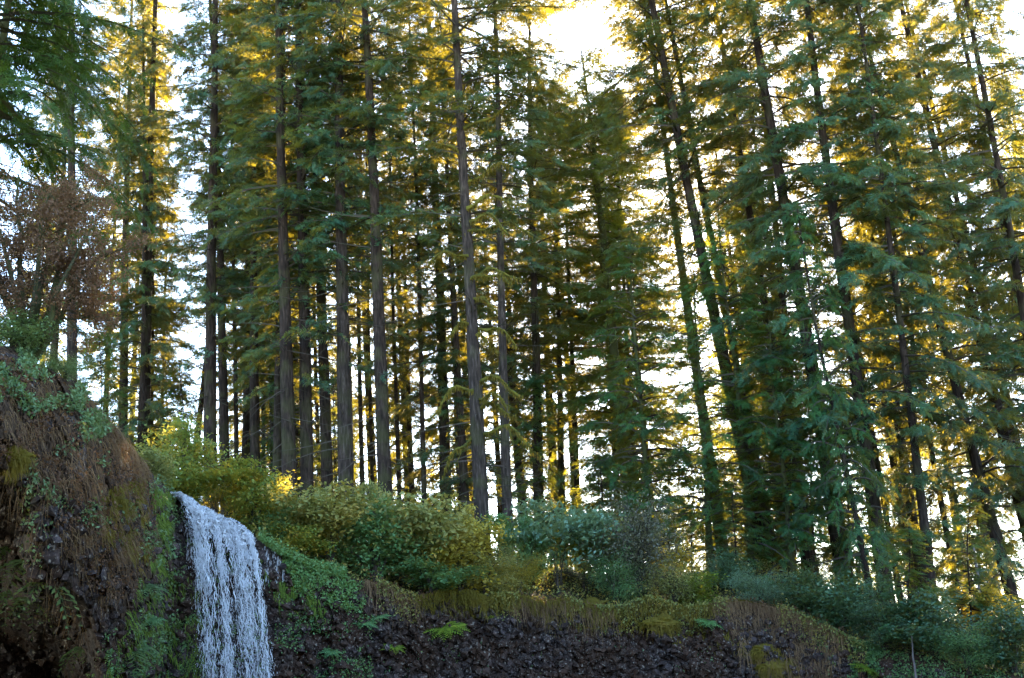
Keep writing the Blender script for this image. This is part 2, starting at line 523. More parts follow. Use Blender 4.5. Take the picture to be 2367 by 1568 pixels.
_m2 = (px_.ravel() < 350 + 30 * fbm(base_pts, 1.3, 3, 18)) & (drop.ravel() < 4.6 + 1.6 * fbm(base_pts, 0.8, 3, 19)) & (fbm(base_pts, 2.2, 3, 20) > -0.22) & (cave.ravel() < 0.04)
M['earth'] = simple_mat('earth', (0.075, 0.045, 0.026), 0.95, 0.1, nscale=7, col2=(0.022, 0.014, 0.009))
cliff = link('cliff', mesh_np('cliff', CL, cq, mats=[M['rock'], M['earth']], qmat=(_m1 | _m2)[cq[:, 0]].astype(np.int32), smooth=False), kind='structure')
G_ = CL.reshape(ns, ne, 3)
du = np.gradient(G_, axis=0); dv = np.gradient(G_, axis=1)
CN = np.cross(dv, du).reshape(-1, 3)
CN /= np.linalg.norm(CN, axis=1)[:, None] + 1e-9
CN[(CN * CL).sum(1) > 0] *= -1
CPX, CPY, CDEP = project(CL)


_cw, _ch = 900, 480
_bx = np.clip(((CPX + 600) / 4).astype(int), 0, _cw - 1)
_by = np.clip((CPY / 4).astype(int), 0, _ch - 1)
_order = np.argsort(-CDEP)
CBUF = np.full((_cw, _ch), -1, dtype=int)
CBUF[_bx[_order], _by[_order]] = _order          # the nearest vertex wins
for _ in range(6):
    for ax, sh in ((0, 1), (0, -1), (1, 1), (1, -1)):
        r_ = np.roll(CBUF, sh, ax)
        CBUF = np.where(CBUF < 0, r_, CBUF)


def cliff_idx(px, py):
    """index of the wall vertex seen at each picture point"""
    i = np.clip(((np.atleast_1d(px) + 600) / 4).astype(int), 0, _cw - 1)
    j = np.clip((np.atleast_1d(py) / 4).astype(int), 0, _ch - 1)
    return np.maximum(CBUF[i, j], 0)


# canyon floor the visitor stands on
gx, gy = np.meshgrid(np.linspace(-70, 70, 120), np.linspace(-60, 41, 90), indexing='ij')
gz = -4.2 + 2.5 * np.exp(-((gx / 9) ** 2 + (gy / 9) ** 2)) + 0.25 * fbm(np.stack([gx, gy, 0 * gx], -1).reshape(-1, 3), 0.4, 4, 60).reshape(gx.shape)
qi = (np.arange(119)[:, None] * 90 + np.arange(89)[None, :])
link('canyon_floor', mesh_np('canyon_floor', np.stack([gx, gy, gz], -1).reshape(-1, 3), np.stack([qi, qi + 90, qi + 91, qi + 1], -1).reshape(-1, 4), mats=[M['soil']], smooth=True), kind='structure')

# unseen amphitheatre wall behind and beside the visitor, added to block low sky light
ring = np.array([(-11.8, 19.0), (-19, 12), (-24, 2), (-25, -12), (-17, -26), (0, -33), (18, -28), (31, -12), (34, 6), (29, 20), (19.2, 31.0)])
rk = np.linspace(0, len(ring) - 1, 180)
ring = np.stack([np.interp(rk, np.arange(len(ring)), ring[:, c]) for c in range(2)], 1)
hgt = np.interp(rk, [0, 1, 3, 6, 8, 9, 10], [8.5, 12, 16, 12, 9, 6, 4])
ctr_ = np.array([3.0, 0.0])
prof = [(0.0, 0.0), (-0.02, 0.25), (0.02, 0.5), (-0.05, 0.75), (-0.03, 0.92), (0.05, 1.0), (0.35, 1.06), (1.2, 1.1)]
tt_ = np.linspace(0, 7, 60)
po, pz = np.interp(tt_, range(8), [a for a, b in prof]), np.interp(tt_, range(8), [b for a, b in prof])
W = np.empty((180, 60, 3))
out_ = ring - ctr_
lean = np.interp(rk, [0, 1, 3, 5, 7], [0.0, 0.35, 0.35, 0.12, 0.0])          # unseen top leans inward, shaped to keep sky light out of the cave
W[:, :, :2] = ring[:, None, :] + out_[:, None, :] * (po[None, :] - lean[:, None] * np.clip(pz[None, :], 0, 1) ** 2)[:, :, None]
W[:, :, 2] = -4.6 + (hgt[:, None] + 4.6) * pz[None, :]
Wf = W.reshape(-1, 3)
bw, ew = blocks(Wf, 0.9, 33)
dd = 0.5 * fbm(Wf, 0.25, 4, 34) + 0.3 * bw
on_ = np.repeat(out_ / np.linalg.norm(out_, axis=1)[:, None], 60, 0)
Wf = Wf + np.concatenate([on_ * dd[:, None], 0 * dd[:, None]], 1) * (pz[None, :] < 1.05).repeat(180, 0).reshape(-1, 1)
qi = (np.arange(179)[:, None] * 60 + np.arange(59)[None, :])
link('unseen_canyon_wall', mesh_np('unseen_canyon_wall', Wf, np.stack([qi, qi + 1, qi + 61, qi + 60], -1).reshape(-1, 4), mats=[M['rock']]), kind='structure')

# rocks standing proud of the wall
rock_meshes = []
import bmesh
for k in range(10):
    bm = bmesh.new()
    r = np.random.default_rng(300 + k)
    for p in r.normal(size=(13, 3)):
        p = p / np.linalg.norm(p) * r.uniform(0.75, 1.0) * np.array([1.0, 0.75, 0.8])
        bm.verts.new(p)
    bmesh.ops.convex_hull(bm, input=bm.verts)
    bmesh.ops.delete(bm, geom=[v for v in bm.verts if not v.link_faces], context='VERTS')
    me = bpy.data.meshes.new('rock')
    bm.to_mesh(me); bm.free()
    me.materials.append(M['rock'])
    rock_meshes.append(me)
rr = np.random.default_rng(5)
n_r = 300
rpx = np.concatenate([rr.uniform(640, 1950, 225), rr.uniform(150, 430, 75)])
lo = np.interp(rpx, [150, 330, 430, 640, 860, 1200, 1600, 1850, 2000], [1150, 1250, 1250, 1330, 1380, 1410, 1440, 1450, 1520])
rpy = lo + (1575 - lo) * rr.random(n_r) ** 0.9
ri = cliff_idx(rpx, rpy)
for i in range(n_r):
    o = link('rock', rock_meshes[i % 10], cliff)
    s = 0.075 + 0.15 * rr.random() ** 2.2
    o.scale = (s, s, s * rr.uniform(0.8, 1.3))
    o.location = CL[ri[i]] + CN[ri[i]] * s * 0.15
    o.rotation_euler = rr.uniform(0, 6.28, 3)

# smaller rubble set in the wall
def rubble(n, seed):
    r = np.random.default_rng(seed)
    ico = np.array([[0, 0, 1], [.9, 0, .35], [.25, .85, .3], [-.75, .5, .35], [-.7, -.55, .3], [.3, -.85, .35], [.7, .55, -.4], [-.3, .85, -.35], [-.9, 0, -.4], [-.25, -.9, -.35], [.75, -.5, -.4], [0, 0, -1]])
    F = [(0, 1, 2), (0, 2, 3), (0, 3, 4), (0, 4, 5), (0, 5, 1), (1, 6, 2), (2, 6, 7), (2, 7, 3), (3, 7, 8), (3, 8, 4), (4, 8, 9), (4, 9, 5), (5, 9, 10), (5, 10, 1), (1, 10, 6)]
    px = np.concatenate([r.uniform(630, 2000, int(n * 0.75)), r.uniform(-60, 440, n - int(n * 0.75))])
    lo_ = np.interp(px, [-60, 90, 110, 330, 430, 640, 860, 1200, 1600, 1850, 2000], [1080, 1120, 1150, 1180, 1200, 1310, 1370, 1400, 1420, 1440, 1510])
    py = lo_ + (1590 - lo_) * r.random(n)
    i = cliff_idx(px, py)
    sz = 0.025 + 0.15 * r.random(n) ** 3.0 + np.where(px < 110, 0.05, 0)
    J = ico[None] * r.uniform(0.55, 1.25, (n, 12, 1)) + r.normal(size=(n, 12, 3)) * 0.12
    a, b, c = r.uniform(0, 6.28, (3, n))
    Rz = np.stack([np.stack([np.cos(a), -np.sin(a), 0 * a], 1), np.stack([np.sin(a), np.cos(a), 0 * a], 1), np.stack([0 * a, 0 * a, 1 + 0 * a], 1)], 1)
    Rx = np.stack([np.stack([1 + 0 * b, 0 * b, 0 * b], 1), np.stack([0 * b, np.cos(b), -np.sin(b)], 1), np.stack([0 * b, np.sin(b), np.cos(b)], 1)], 1)
    Rm = Rz @ Rx
    V = CL[i][:, None, :] + CN[i][:, None, :] * (sz * r.uniform(-0.1, 0.5, n))[:, None, None] + sz[:, None, None] * np.einsum('nij,nkj->nki', Rm, J)
    T = (np.array(F)[None] + (np.arange(n) * 12)[:, None, None]).reshape(-1, 3)
    return mesh_np('rubble', V.reshape(-1, 3), None, T, [M['rock']])


link('rubble', rubble(5600, 6), cliff, kind='stuff')

# ------------------------------------------------------------------ conifers


def twig_template(seed, n=12, width=0.028, spread=0.34):
    r = np.random.default_rng(seed)
    V, Q = [], []
    # axis
    for i in range(n):
        t = (i + 0.6) / n
        for sgn in (-1, 1):
            tt = min(1, t + r.uniform(-0.03, 0.03))
            a = RAD(r.uniform(38, 62)) * sgn
            ln = spread * (1.08 - 0.75 * t) * r.uniform(0.7, 1.2)
            p = np.array([tt, 0, -0.10 * tt * tt])
            d = np.array([math.cos(a), math.sin(a), r.uniform(-0.55, 0.25)])
            sd = np.array([-math.sin(a), math.cos(a), r.uniform(-0.5, 0.5)])
            w = width * r.uniform(0.7, 1.2)
            k = len(V)
            V += [p, p + d * ln * 0.45 + sd * w, p + d * ln, p + d * ln * 0.45 - sd * w]
            Q.append([k, k + 1, k + 2, k + 3])
    k = len(V)
    V += [np.array([0, 0.0, 0]), np.array([0.5, width * 0.9, -0.02]), np.array([1.15, 0, -0.12]), np.array([0.5, -width * 0.9, -0.02])]
    Q.append([k, k + 1, k + 2, k + 3])
    return np.array(V), np.array(Q)


TWIGS = [twig_template(40 + k) for k in range(4)]


def stamp(geo, tmpl, O, X, Yv, Z, scl, rnd, mat):
    """copies a template to many frames (numpy)"""
    V, Q = tmpl
    n = len(O)
    if n == 0:
        return
    W = O[:, None, :] + scl[:, None, None] * (V[None, :, 0:1] * X[:, None, :] + V[None, :, 1:2] * Yv[:, None, :] + V[None, :, 2:3] * Z[:, None, :])
    QQ = Q[None] + (np.arange(n) * len(V))[:, None, None]
    geo.add(W.reshape(-1, 3), QQ.reshape(-1, 4), mat, np.repeat(rnd, len(Q)))


def unit(a):
    return a / (np.linalg.norm(a, axis=-1, keepdims=True) + 1e-9)


def crown_mesh(name, seed, H=36.0, start=0.16, full=0.42, rmax=3.3, nbr=190, tw=0.80, dens=9.0, droop=0.5, lift=0.15, ndead=48, needle='needle', gap=None, top_pow=0.75, limb_mat='twig'):
    """limbs and needle sprays of a conifer of height H whose trunk is the z axis"""
    r = np.random.default_rng(seed)
    g = Geo()
    O, X, Yv, Z, S, RR = [], [], [], [], [], []
    hs = []
    while len(hs) < nbr:
        h = start + (0.995 - start) * r.random() ** 0.9
        if r.random() < 0.25 + 0.75 * np.clip((h - start) / (full - start + 1e-6), 0, 1):
            hs.append(h)
    az = 0.0
    for h in sorted(hs):
        az += 2.4 + r.normal() * 0.5
        if gap is not None:
            d = (az - gap + math.pi) % (2 * math.pi) - math.pi
            if abs(d) < 0.75 and h < 0.55 and r.random() < 0.75:
                az += 1.3
        prof = np.clip((1 - h) / (1 - full), 0.03, 1) ** top_pow
        low = 0.55 + 0.45 * np.clip((h - start) / (full - start + 1e-6), 0, 1)
        Ln = rmax * prof * low * r.uniform(0.55, 1.2) + 0.25
        el = lift + 0.35 * (h - 0.4) + r.normal() * 0.14
        t = np.linspace(0, 1, 6)
        dirh = np.array([math.cos(az), math.sin(az), 0])
        side = np.array([-math.sin(az), math.cos(az), 0])
        bend = r.normal() * 0.16
        zz = Ln * (el * t - droop * el * 0 - droop * 0.55 * t ** 2)
        pts = np.array([0, 0, h * H]) + (t * Ln)[:, None] * dirh + (bend * Ln * t ** 2)[:, None] * side + zz[:, None] * np.array([0, 0, 1])
        rad = (0.012 + 0.011 * Ln) * (1 - 0.85 * t)
        v, q = tube(pts, rad, 3)
        g.add(v, q, 1, r.random())
        nt = max(6, int(Ln * dens))
        tt = np.clip(np.sort(0.14 + 0.86 * r.random(nt) ** 0.85), 0, 1)
        for c in range(2):
            pos = np.stack([np.interp(tt, t, pts[:, k]) for k in range(3)], 1)
            tan = unit(np.stack([np.interp(tt, t, np.gradient(pts[:, k])) for k in range(3)], 1))
            a = np.where(np.arange(nt) % 2 == 0, 1, -1) * r.uniform(0.35, 1.15, nt) * np.where(tt > 0.93, 0.2, 1)
            sd = unit(np.cross(np.tile([0, 0, 1.], (nt, 1)), tan))
            dr = tan * np.cos(a)[:, None] + sd * np.sin(a)[:, None]
            dr[:, 2] -= r.uniform(0.0, 0.75, nt) * droop
            dr = unit(dr + r.normal(size=(nt, 3)) * 0.12)
            nrm = unit(np.cross(dr, np.cross(np.tile([0, 0, 1.], (nt, 1)) + r.normal(size=(nt, 3)) * 0.75, dr)))
            yy = np.cross(nrm, dr)
            sz = tw * (1.1 - 0.45 * tt) * r.uniform(0.6, 1.3, nt)
            O.append(pos + r.normal(size=(nt, 3)) * 0.05); X.append(dr); Yv.append(yy); Z.append(nrm); S.append(sz)
            RR.append(np.clip(r.normal(0.5, 0.22) + r.normal(size=nt) * 0.15, 0, 1))
            break
    O, X, Yv, Z, S, RR = map(np.concatenate, (O, X, Yv, Z, S, RR))
    k = r.integers(0, len(TWIGS), len(O))
    for j in range(len(TWIGS)):
        m = k == j
        stamp(g, TWIGS[j], O[m], X[m], Yv[m], Z[m], S[m], RR[m], 0)
    # dead lower limbs
    for i in range(ndead):
        h = r.uniform(0.05, start + 0.22)
        a = r.uniform(0, 6.283)
        Ln = r.uniform(0.5, 2.4) * (0.5 + rmax / 6)
        t = np.linspace(0, 1, 5)
        el = r.uniform(-0.35, 0.25)
        side = np.array([-math.sin(a), math.cos(a), 0]) * r.normal() * 0.25
        pts = np.array([0, 0, h * H]) + (t * Ln)[:, None] * np.array([math.cos(a), math.sin(a), el]) + (t ** 2 * Ln)[:, None] * (side + np.array([0, 0, r.uniform(-0.3, 0.05)]))
        v, q = tube(pts, (0.010 + 0.008 * Ln) * (1 - 0.8 * t), 3)
        g.add(v, q, 1, r.random())
    return g.mesh(name, [M[needle], M[limb_mat]])


def trunk_mesh(name, seed, H, r0, bark, sides=14, segs=44):
    r = np.random.default_rng(seed)
    t = np.linspace(0, 1, segs) ** 1.1
    ph = r.uniform(0, 6.28, 4)
    cx = 0.10 * np.sin(t * 7 + ph[0]) * t + 0.16 * np.sin(t * 3 + ph[1]) * t * (1 - t)
    cyy = 0.10 * np.sin(t * 6 + ph[2]) * t + 0.16 * np.sin(t * 3.4 + ph[3]) * t * (1 - t)
    pts = np.stack([cx, cyy, t * H - 0.6 * (1 - t)], 1)
    rad = r0 * (1 - 0.93 * t ** 0.9) * (1 + 0.55 * np.exp(-t * H / 0.7)) + 0.012
    v, q = tube(pts, rad, sides)
    a = np.tile(np.arange(sides), segs)
    V = v.reshape(segs, sides, 3)
    n = fbm(v * np.array([1, 1, 0.25]) * (0.5 / r0) + seed * 3.1, 2.0, 3, seed % 50)
    ctr = np.repeat(pts, sides, axis=0)
    v = ctr + (v - ctr) * (1 + 0.16 * n)[:, None]
    g = Geo(); g.add(v, q, 0, 0.5)
    # short broken stubs
    for i in range(16):
        h = r.uniform(0.06, 0.6)
        a = r.uniform(0, 6.283)
        rr_ = r0 * (1 - 0.93 * h ** 0.9)
        p = np.array([np.interp(h, t, cx), np.interp(h, t, cyy), h * H])
        d = np.array([math.cos(a), math.sin(a), r.uniform(-0.3, 0.3)])
        ln = r.uniform(0.1, 0.45)
        tt = np.linspace(0, 1, 3)
        vv, qq = tube(p + d * (rr_ * 0.7) + (tt * ln)[:, None] * d, 0.022 * (1 - 0.6 * tt), 4)
        g.add(vv, qq, 0, 0.5)
    return g.mesh(name, [bark], smooth=True)


CROWN = {
    'firA': crown_mesh('crown', 1, gap=-1.57, dens=7.2),
    'firB': crown_mesh('crown', 2, start=0.20, full=0.46, rmax=3.0, nbr=170, gap=-1.57, ndead=60, dens=7.2),
    'firC': crown_mesh('crown', 3, start=0.10, full=0.34, rmax=3.7, nbr=165, droop=0.7, lift=0.1, dens=8.6),
    'sparse': crown_mesh('crown', 4, start=0.26, full=0.58, rmax=3.4, nbr=135, gap=-1.57, ndead=70),
    'slim': crown_mesh('crown', 5, start=0.08, full=0.30, rmax=2.4, nbr=185, dens=10, lift=0.3),
    'hemlock': crown_mesh('crown', 6, H=30, start=0.05, full=0.22, rmax=4.2, nbr=165, top_pow=0.55, droop=1.0, lift=0.32, needle='needle_hemlock', limb_mat='bark_mossy'),
    'lush': crown_mesh('crown', 7, start=0.04, full=0.2, rmax=3.8, nbr=170, droop=0.8, lift=0.2, tw=0.85, dens=8.8),
    'sapling': crown_mesh('crown', 8, H=8, start=0.03, full=0.15, rmax=1.7, nbr=95, dens=10, tw=0.45, droop=0.9, lift=0.25, ndead=4, needle='needle_hemlock'),
    'yew': crown_mesh('crown', 9, H=22, start=0.08, full=0.3, rmax=3.8, nbr=150, dens=12, tw=0.55, droop=1.1, lift=0.1, needle='needle_yew', ndead=10, limb_mat='bark_mossy'),
}
CROWN_H = {k: 36.0 for k in CROWN}
CROWN_H['hemlock'], CROWN_H['sapling'], CROWN_H['yew'] = 30.0, 8.0, 22.0
TRUNKS = {}


def conifer(p_base, p_up, wpx, Y, var, H, label, group, rad_scale=1.0, rot=0.0, bark='bark', own=True, ylean=0.0, name='conifer_tree'):
    """tree whose trunk runs through the two picture points at distance Y, rooted on the ground"""
    a, b = at(*p_base, Y), at(*p_up, Y)
    d = (b - a).normalized()
    p = a.copy()
    for _ in range(40):
        gz_ = float(ground_z(np.array([p.x]), np.array([p.y]))[0])
        p = p + d * ((gz_ - p.z) / d.z)
    d = (d + Vector((0, ylean, 0))).normalized()
    root = link(name, None, None, label, 'tree', group)
    root.location = p
    zax = d
    xax = Vector((1, 0, 0)); xax = (xax - zax * xax.dot(zax)).normalized()
    yax = zax.cross(xax)
    root.rotation_euler = Matrix((xax, yax, zax)).transposed().to_euler()
    dist = math.hypot(p.x, p.y)
    r0 = 0.5 * wpx * Y / FPX * 1.12
    if own:
        me = trunk_mesh('trunk', int(abs(p_base[0])) + 7, H, r0, M[bark])
        t = link('trunk', me, root)
    else:
        key = own_key = (var, bark)
        if key not in TRUNKS:
            TRUNKS[key] = trunk_mesh('trunk', 900 + len(TRUNKS), 36.0, 0.30, M[bark], 10, 30)
        t = link('trunk', TRUNKS[key], root)
        t.scale = (r0 / 0.30, r0 / 0.30, H / 36.0)
    c = link('crown', CROWN[var], root)
    zs = H / CROWN_H[var]
    c.scale = (rad_scale, rad_scale, zs)
    c.rotation_euler = (0, 0, rot)
    return root


FRONT = [
    # base px, upper px, width px, distance, crown, height, radius scale, rot, bark, label
    ((283, 1000), (301, 0), 24, 52, 'slim', 34, 1.25, 0.3, 'bark_grey', 'tall golden lit conifer with pale straight trunk, rising above the left cliff edge'),
    ((306, 1005), (322, 500), 15, 58, 'sparse', 31, 0.5, 1.2, 'bark', 'thin dark trunked conifer between the pale golden one and a thicker dark trunk'),
    ((332, 1030), (346, 430), 30, 50, 'sparse', 36, 0.5, 2.2, 'bark', 'thick dark trunked conifer just left of the thin bare gap of sky'),
    ((247, 945), (263, 540), 17, 60, 'sparse', 30, 0.5, 3.2, 'bark', 'slender conifer left of the pale golden trunk behind the cliff crest'),
    ((166, 840), (172, 0), 26, 44, 'sparse', 36, 0.6, 0.5, 'bark', 'reddish trunked conifer behind the brown leafed bush at far left'),
    ((373, 1010), (381, 600), 9, 56, 'slim', 22, 0.55, 4.0, 'bark', 'very thin pole conifer standing in the sky gap left of centre'),
    ((462, 960), (480, 800), 16, 54, 'sparse', 28, 0.8, 1.0, 'bark', 'leaning slim conifer behind the yellow maple above the falls'),
    ((488, 990), (490, 500), 30, 46, 'firB', 38, 0.8, 2.0, 'bark', 'broad dark conifer directly above the waterfall crest'),
    ((518, 1040), (505, 600), 24, 48, 'sparse', 35, 0.8, 3.0, 'bark', 'dark conifer tight against the broad one above the waterfall'),
    ((566, 1040), (574, 500), 18, 52, 'slim', 34, 0.7, 4.2, 'bark', 'slim conifer with dark trunk right of the waterfall crest pair'),
    ((592, 1070), (584, 500), 24, 47, 'firB', 35, 0.8, 5.2, 'bark', 'conifer with bare dark lower trunk left of the white sky slit'),
    ((630, 1080), (618, 500), 12, 50, 'slim', 30, 0.8, 0.8, 'bark', 'thin conifer pressed against the left side of a double trunk'),
    ((641, 1125), (648, 600), 22, 45, 'firB', 33, 0.8, 1.8, 'bark', 'darker left trunk of the close pair of tall firs'),
    ((669, 1125), (650, 130), 33, 43, 'firB', 38, 0.95, 0.2, 'bark', 'thick ridged trunk fir, the right one of the close pair'),
    ((708, 1120), (690, 0), 31, 43.5, 'firA', 38, 0.9, -0.3, 'bark', 'tall straight fir second of four parallel brown trunks'),
    ((755, 1085), (724, 0), 27, 45.5, 'firB', 36, 0.85, 0.4, 'bark', 'tall fir third of four parallel brown trunks'),
    ((799, 1105), (780, 40), 36, 43, 'firA', 39, 0.95, 0.1, 'bark_grey', 'tall grey brown fir with knobbly trunk, last of four parallel trunks'),
    ((889, 1130), (860, 380), 33, 42, 'sparse', 37, 0.95, -0.2, 'bark', 'fir with thick bare lower trunk behind the olive shrubs'),
    ((951, 1060), (940, 800), 14, 56, 'slim', 28, 0.9, 2.6, 'bark', 'thin conifer in the bright gap left of the mossy limbed fir'),
    ((1027, 1090), (1001, 250), 28, 52, 'firC', 36, 0.95, 1.4, 'bark', 'shadowed broad fir behind and left of the mossy limbed fir'),
    ((1117, 1285), (1056, 0), 33, 40, 'sparse', 36, 1.1, 0.0, 'bark_grey', 'fir with moss covered bare limbs rising from the yellow shrubs at centre'),
    ((1177, 1280), (1139, 0), 22, 42, 'sparse', 34, 0.95, 0.3, 'bark_grey', 'slimmer fir close right of the mossy limbed fir'),
    ((1452, 1150), (1365, 300), 33, 53, 'hemlock', 26.5, 1.3, 0.6, 'bark_mossy', 'dark green hemlock with arching limbs and its top showing against sky'),
    ((1245, 1200), (1228, 200), 24, 51, 'firB', 32, 1.0, 2.0, 'bark', 'full crowned conifer filling the space right of the slimmer mossy fir'),
    ((1330, 1200), (1290, 500), 20, 62, 'sparse', 28, 0.9, 4.0, 'bark', 'brown backlit conifer left of the arching hemlock'),
    ((1300, 1150), (1283, 500), 18, 57, 'sparse', 26.8, 1.0, 0.7, 'bark', 'narrow conifer topping out just left of the arching hemlock tip'),
    ((1425, 1150), (1388, 500), 18, 59, 'sparse', 27.5, 0.95, 2.7, 'bark', 'feathery conifer filling the gap right of the arching hemlock tip'),
    ((1335, 1150), (1312, 500), 16, 58, 'sparse', 26.5, 0.9, 5.0, 'bark', 'conifer whose crown overlaps the left side of the arching hemlock tip'),
    ((1470, 1150), (1432, 500), 16, 60, 'sparse', 28.0, 0.9, 1.9, 'bark', 'narrow conifer between the arching hemlock tip and the sun'),
    ((545, 1060), (540, 500), 11, 51, 'sparse', 33, 0.45, 0.9, 'bark', 'thin pole trunk right of the dark pair above the waterfall'),
    ((608, 1080), (602, 500), 10, 53, 'sparse', 32, 0.45, 2.1, 'bark', 'thin pole trunk inside the white sky slit left of the close pair'),
    ((738, 1090), (722, 500), 10, 54, 'sparse', 33, 0.5, 3.3, 'bark', 'thin pole trunk behind the second and third parallel trunks'),
    ((838, 1100), (826, 500), 11, 52, 'sparse', 34, 0.5, 4.4, 'bark', 'thin pole trunk right of the knobbly grey brown fir'),
    ((862, 1100), (848, 500), 9, 55, 'sparse', 31, 0.45, 5.5, 'bark', 'thinnest pole trunk left of the thick bare lower trunk'),
    ((921, 1100), (905, 500), 10, 53, 'sparse', 33, 0.45, 0.3, 'bark', 'thin pole trunk right of the thick bare lower trunk'),
    ((980, 1100), (962, 500), 12, 50, 'sparse', 33, 0.5, 1.3, 'bark', 'dark thin trunk left of the shadowed broad fir'),
    ((2085, 1400), (2000, 900), 12, 46, 'sparse', 32, 0.45, 2.0, 'bark', 'thin pole trunk right of the densest broad crowned fir'),
    ((2220, 1400), (2130, 900), 13, 45, 'sparse', 32, 0.45, 3.0, 'bark', 'thin pole trunk behind the drooping conifer on the right slope'),
    ((1445, 900), (1408, 450), 16, 60, 'slim', 26, 0.9, 1.0, 'bark', 'thin backlit conifer close behind the arching hemlock'),
    ((1500, 1150), (1450, 600), 22, 58, 'sparse', 27, 0.9, 3.0, 'bark', 'bare trunked conifer standing in the bright gap left of the sun'),
    ((1500, 1230), (1480, 900), 14, 43.5, 'sapling', 12.5, 1.7, 0.5, 'bark_mossy', 'dark green mid height hemlock above the grey twiggy shrub'),
    ((1640, 1260), (1622, 900), 14, 42.5, 'sapling', 11.0, 1.7, 2.5, 'bark_mossy', 'dark green mid height hemlock hiding the foot of the moss green trunk'),
    ((1735, 1290), (1700, 900), 16, 42, 'sapling', 13.0, 1.8, 4.5, 'bark_mossy', 'dark green hemlock with drooping boughs left of the twin trunk feet'),
    ((1830, 1310), (1800, 1000), 14, 41, 'sapling', 9.0, 1.5, 3.5, 'bark_mossy', 'green hemlock between the twin trunks and the thick ridged fir'),
    ((1668, 1260), (1552, 450), 26, 48, 'firB', 34, 0.85, 2.6, 'bark_mossy', 'moss green trunked hemlock left of the twin dark trunks'),
    ((1768, 1295), (1550, 230), 32, 44, 'sparse', 38, 1.25, 1.6, 'bark', 'left and thicker of twin leaning dark trunks beside the sun'),
    ((1792, 1300), (1602, 330), 23, 46, 'sparse', 36, 0.9, 2.4, 'bark', 'right and thinner of twin leaning dark trunks beside the sun'),
    ((1871, 1298), (1745, 560), 24, 46, 'firB', 36, 0.95, 1.7, 'bark', 'leaning slim conifer right of the twin dark trunks'),
    ((1862, 1290), (1780, 420), 22, 50, 'firC', 36, 1.0, 2.8, 'bark', 'conifer crossing behind the leaning slim one right of the sun'),
    ((1955, 1350), (1820, 520), 36, 42, 'firC', 38, 1.1, 1.1, 'bark', 'thick ridged fir at the right with heavy blue green crown'),
    ((2052, 1400), (1908, 340), 31, 41, 'lush', 37, 1.0, 0.9, 'bark', 'leaning fir with densest broad crown right of centre'),
    ((2020, 1420), (1962, 1120), 14, 39, 'sapling', 14, 1.0, 0.4, 'bark', 'thin curved young conifer in front of the dense broad fir'),
    ((2130, 1340), (2045, 760), 22, 46, 'firB', 34, 0.9, 2.3, 'bark', 'conifer with pale gaps around its trunk in the right half'),
    ((2160, 1410), (2110, 1000), 20, 40, 'firC', 30, 0.85, 4.0, 'bark', 'drooping conifer low on the right slope with feathery boughs'),
    ((2380, 1240), (2080, 20), 30, 44, 'firC', 37, 1.0, 1.0, 'bark', 'strongly leaning fir with bare mid trunk near the right edge'),
    ((2400, 1240), (2235, 570), 24, 48, 'firA', 35, 0.9, 1.2, 'bark', 'slimmer fir parallel behind the strongly leaning one'),
    ((2395, 860), (2204, 0), 26, 47, 'firC', 36, 1.0, 3.0, 'bark', 'golden tipped fir in the top right corner'),
    ((2345, 1400), (2240, 1000), 26, 42, 'lush', 32, 0.85, 1.9, 'bark', 'dark conifer beside the yellow bush at lower right'),
    ((2480, 1400), (2340, 600), 26, 42, 'firC', 35, 1.0, 0.6, 'bark', 'conifer cut by the right picture edge'),
]
for i, (p0, p1, w, Y, var, H, rs, rot, bk, lab) in enumerate(FRONT):
    conifer(p0, p1, w, Y, var, H, lab, 'conifers along the cliff top', rs, rot, bk, True)

# second and third rows, backlit
rb = np.random.default_rng(21)
placed, BACK, tries = [], [], 0
while len(BACK) < 40 and tries < 6000:
    tries += 1
    Y = 49 + 19 * rb.random()
    x = rb.uniform(-0.50, 0.56) * Y
    if any((x - a) ** 2 + (Y - b) ** 2 < 7 for a, b in placed):
        continue
    qx = float(project(np.array([[x, Y, 20.0]]))[0][0])
    if 150 < qx < 345 or 365 < qx < 440 or 1390 < qx < 1690:        # openings and the free standing golden conifer
        continue
    placed.append((x, Y))
    BACK.append((x, Y))
vars_ = ['firA', 'firB', 'firC', 'slim', 'firB', 'firA', 'lush']
ORD = ['first', 'second', 'third', 'fourth', 'fifth', 'sixth', 'seventh', 'eighth', 'ninth', 'tenth', 'eleventh', 'twelfth', 'thirteenth', 'fourteenth', 'fifteenth', 'sixteenth', 'seventeenth', 'eighteenth', 'nineteenth', 'twentieth']
SECT = [(250, 'behind the left cliff crest'), (600, 'above the waterfall'), (840, 'behind the four parallel trunks'), (1220, 'around the mossy limbed fir'), (1500, 'behind the arching hemlock'),
        (1800, 'around the twin leaning trunks'), (2080, 'behind the densest right hand fir'), (9999, 'towards the right edge')]
BACK.sort(key=lambda q: q[0] / q[1])
rown = ['second row', 'third row', 'farthest row']
count = {}
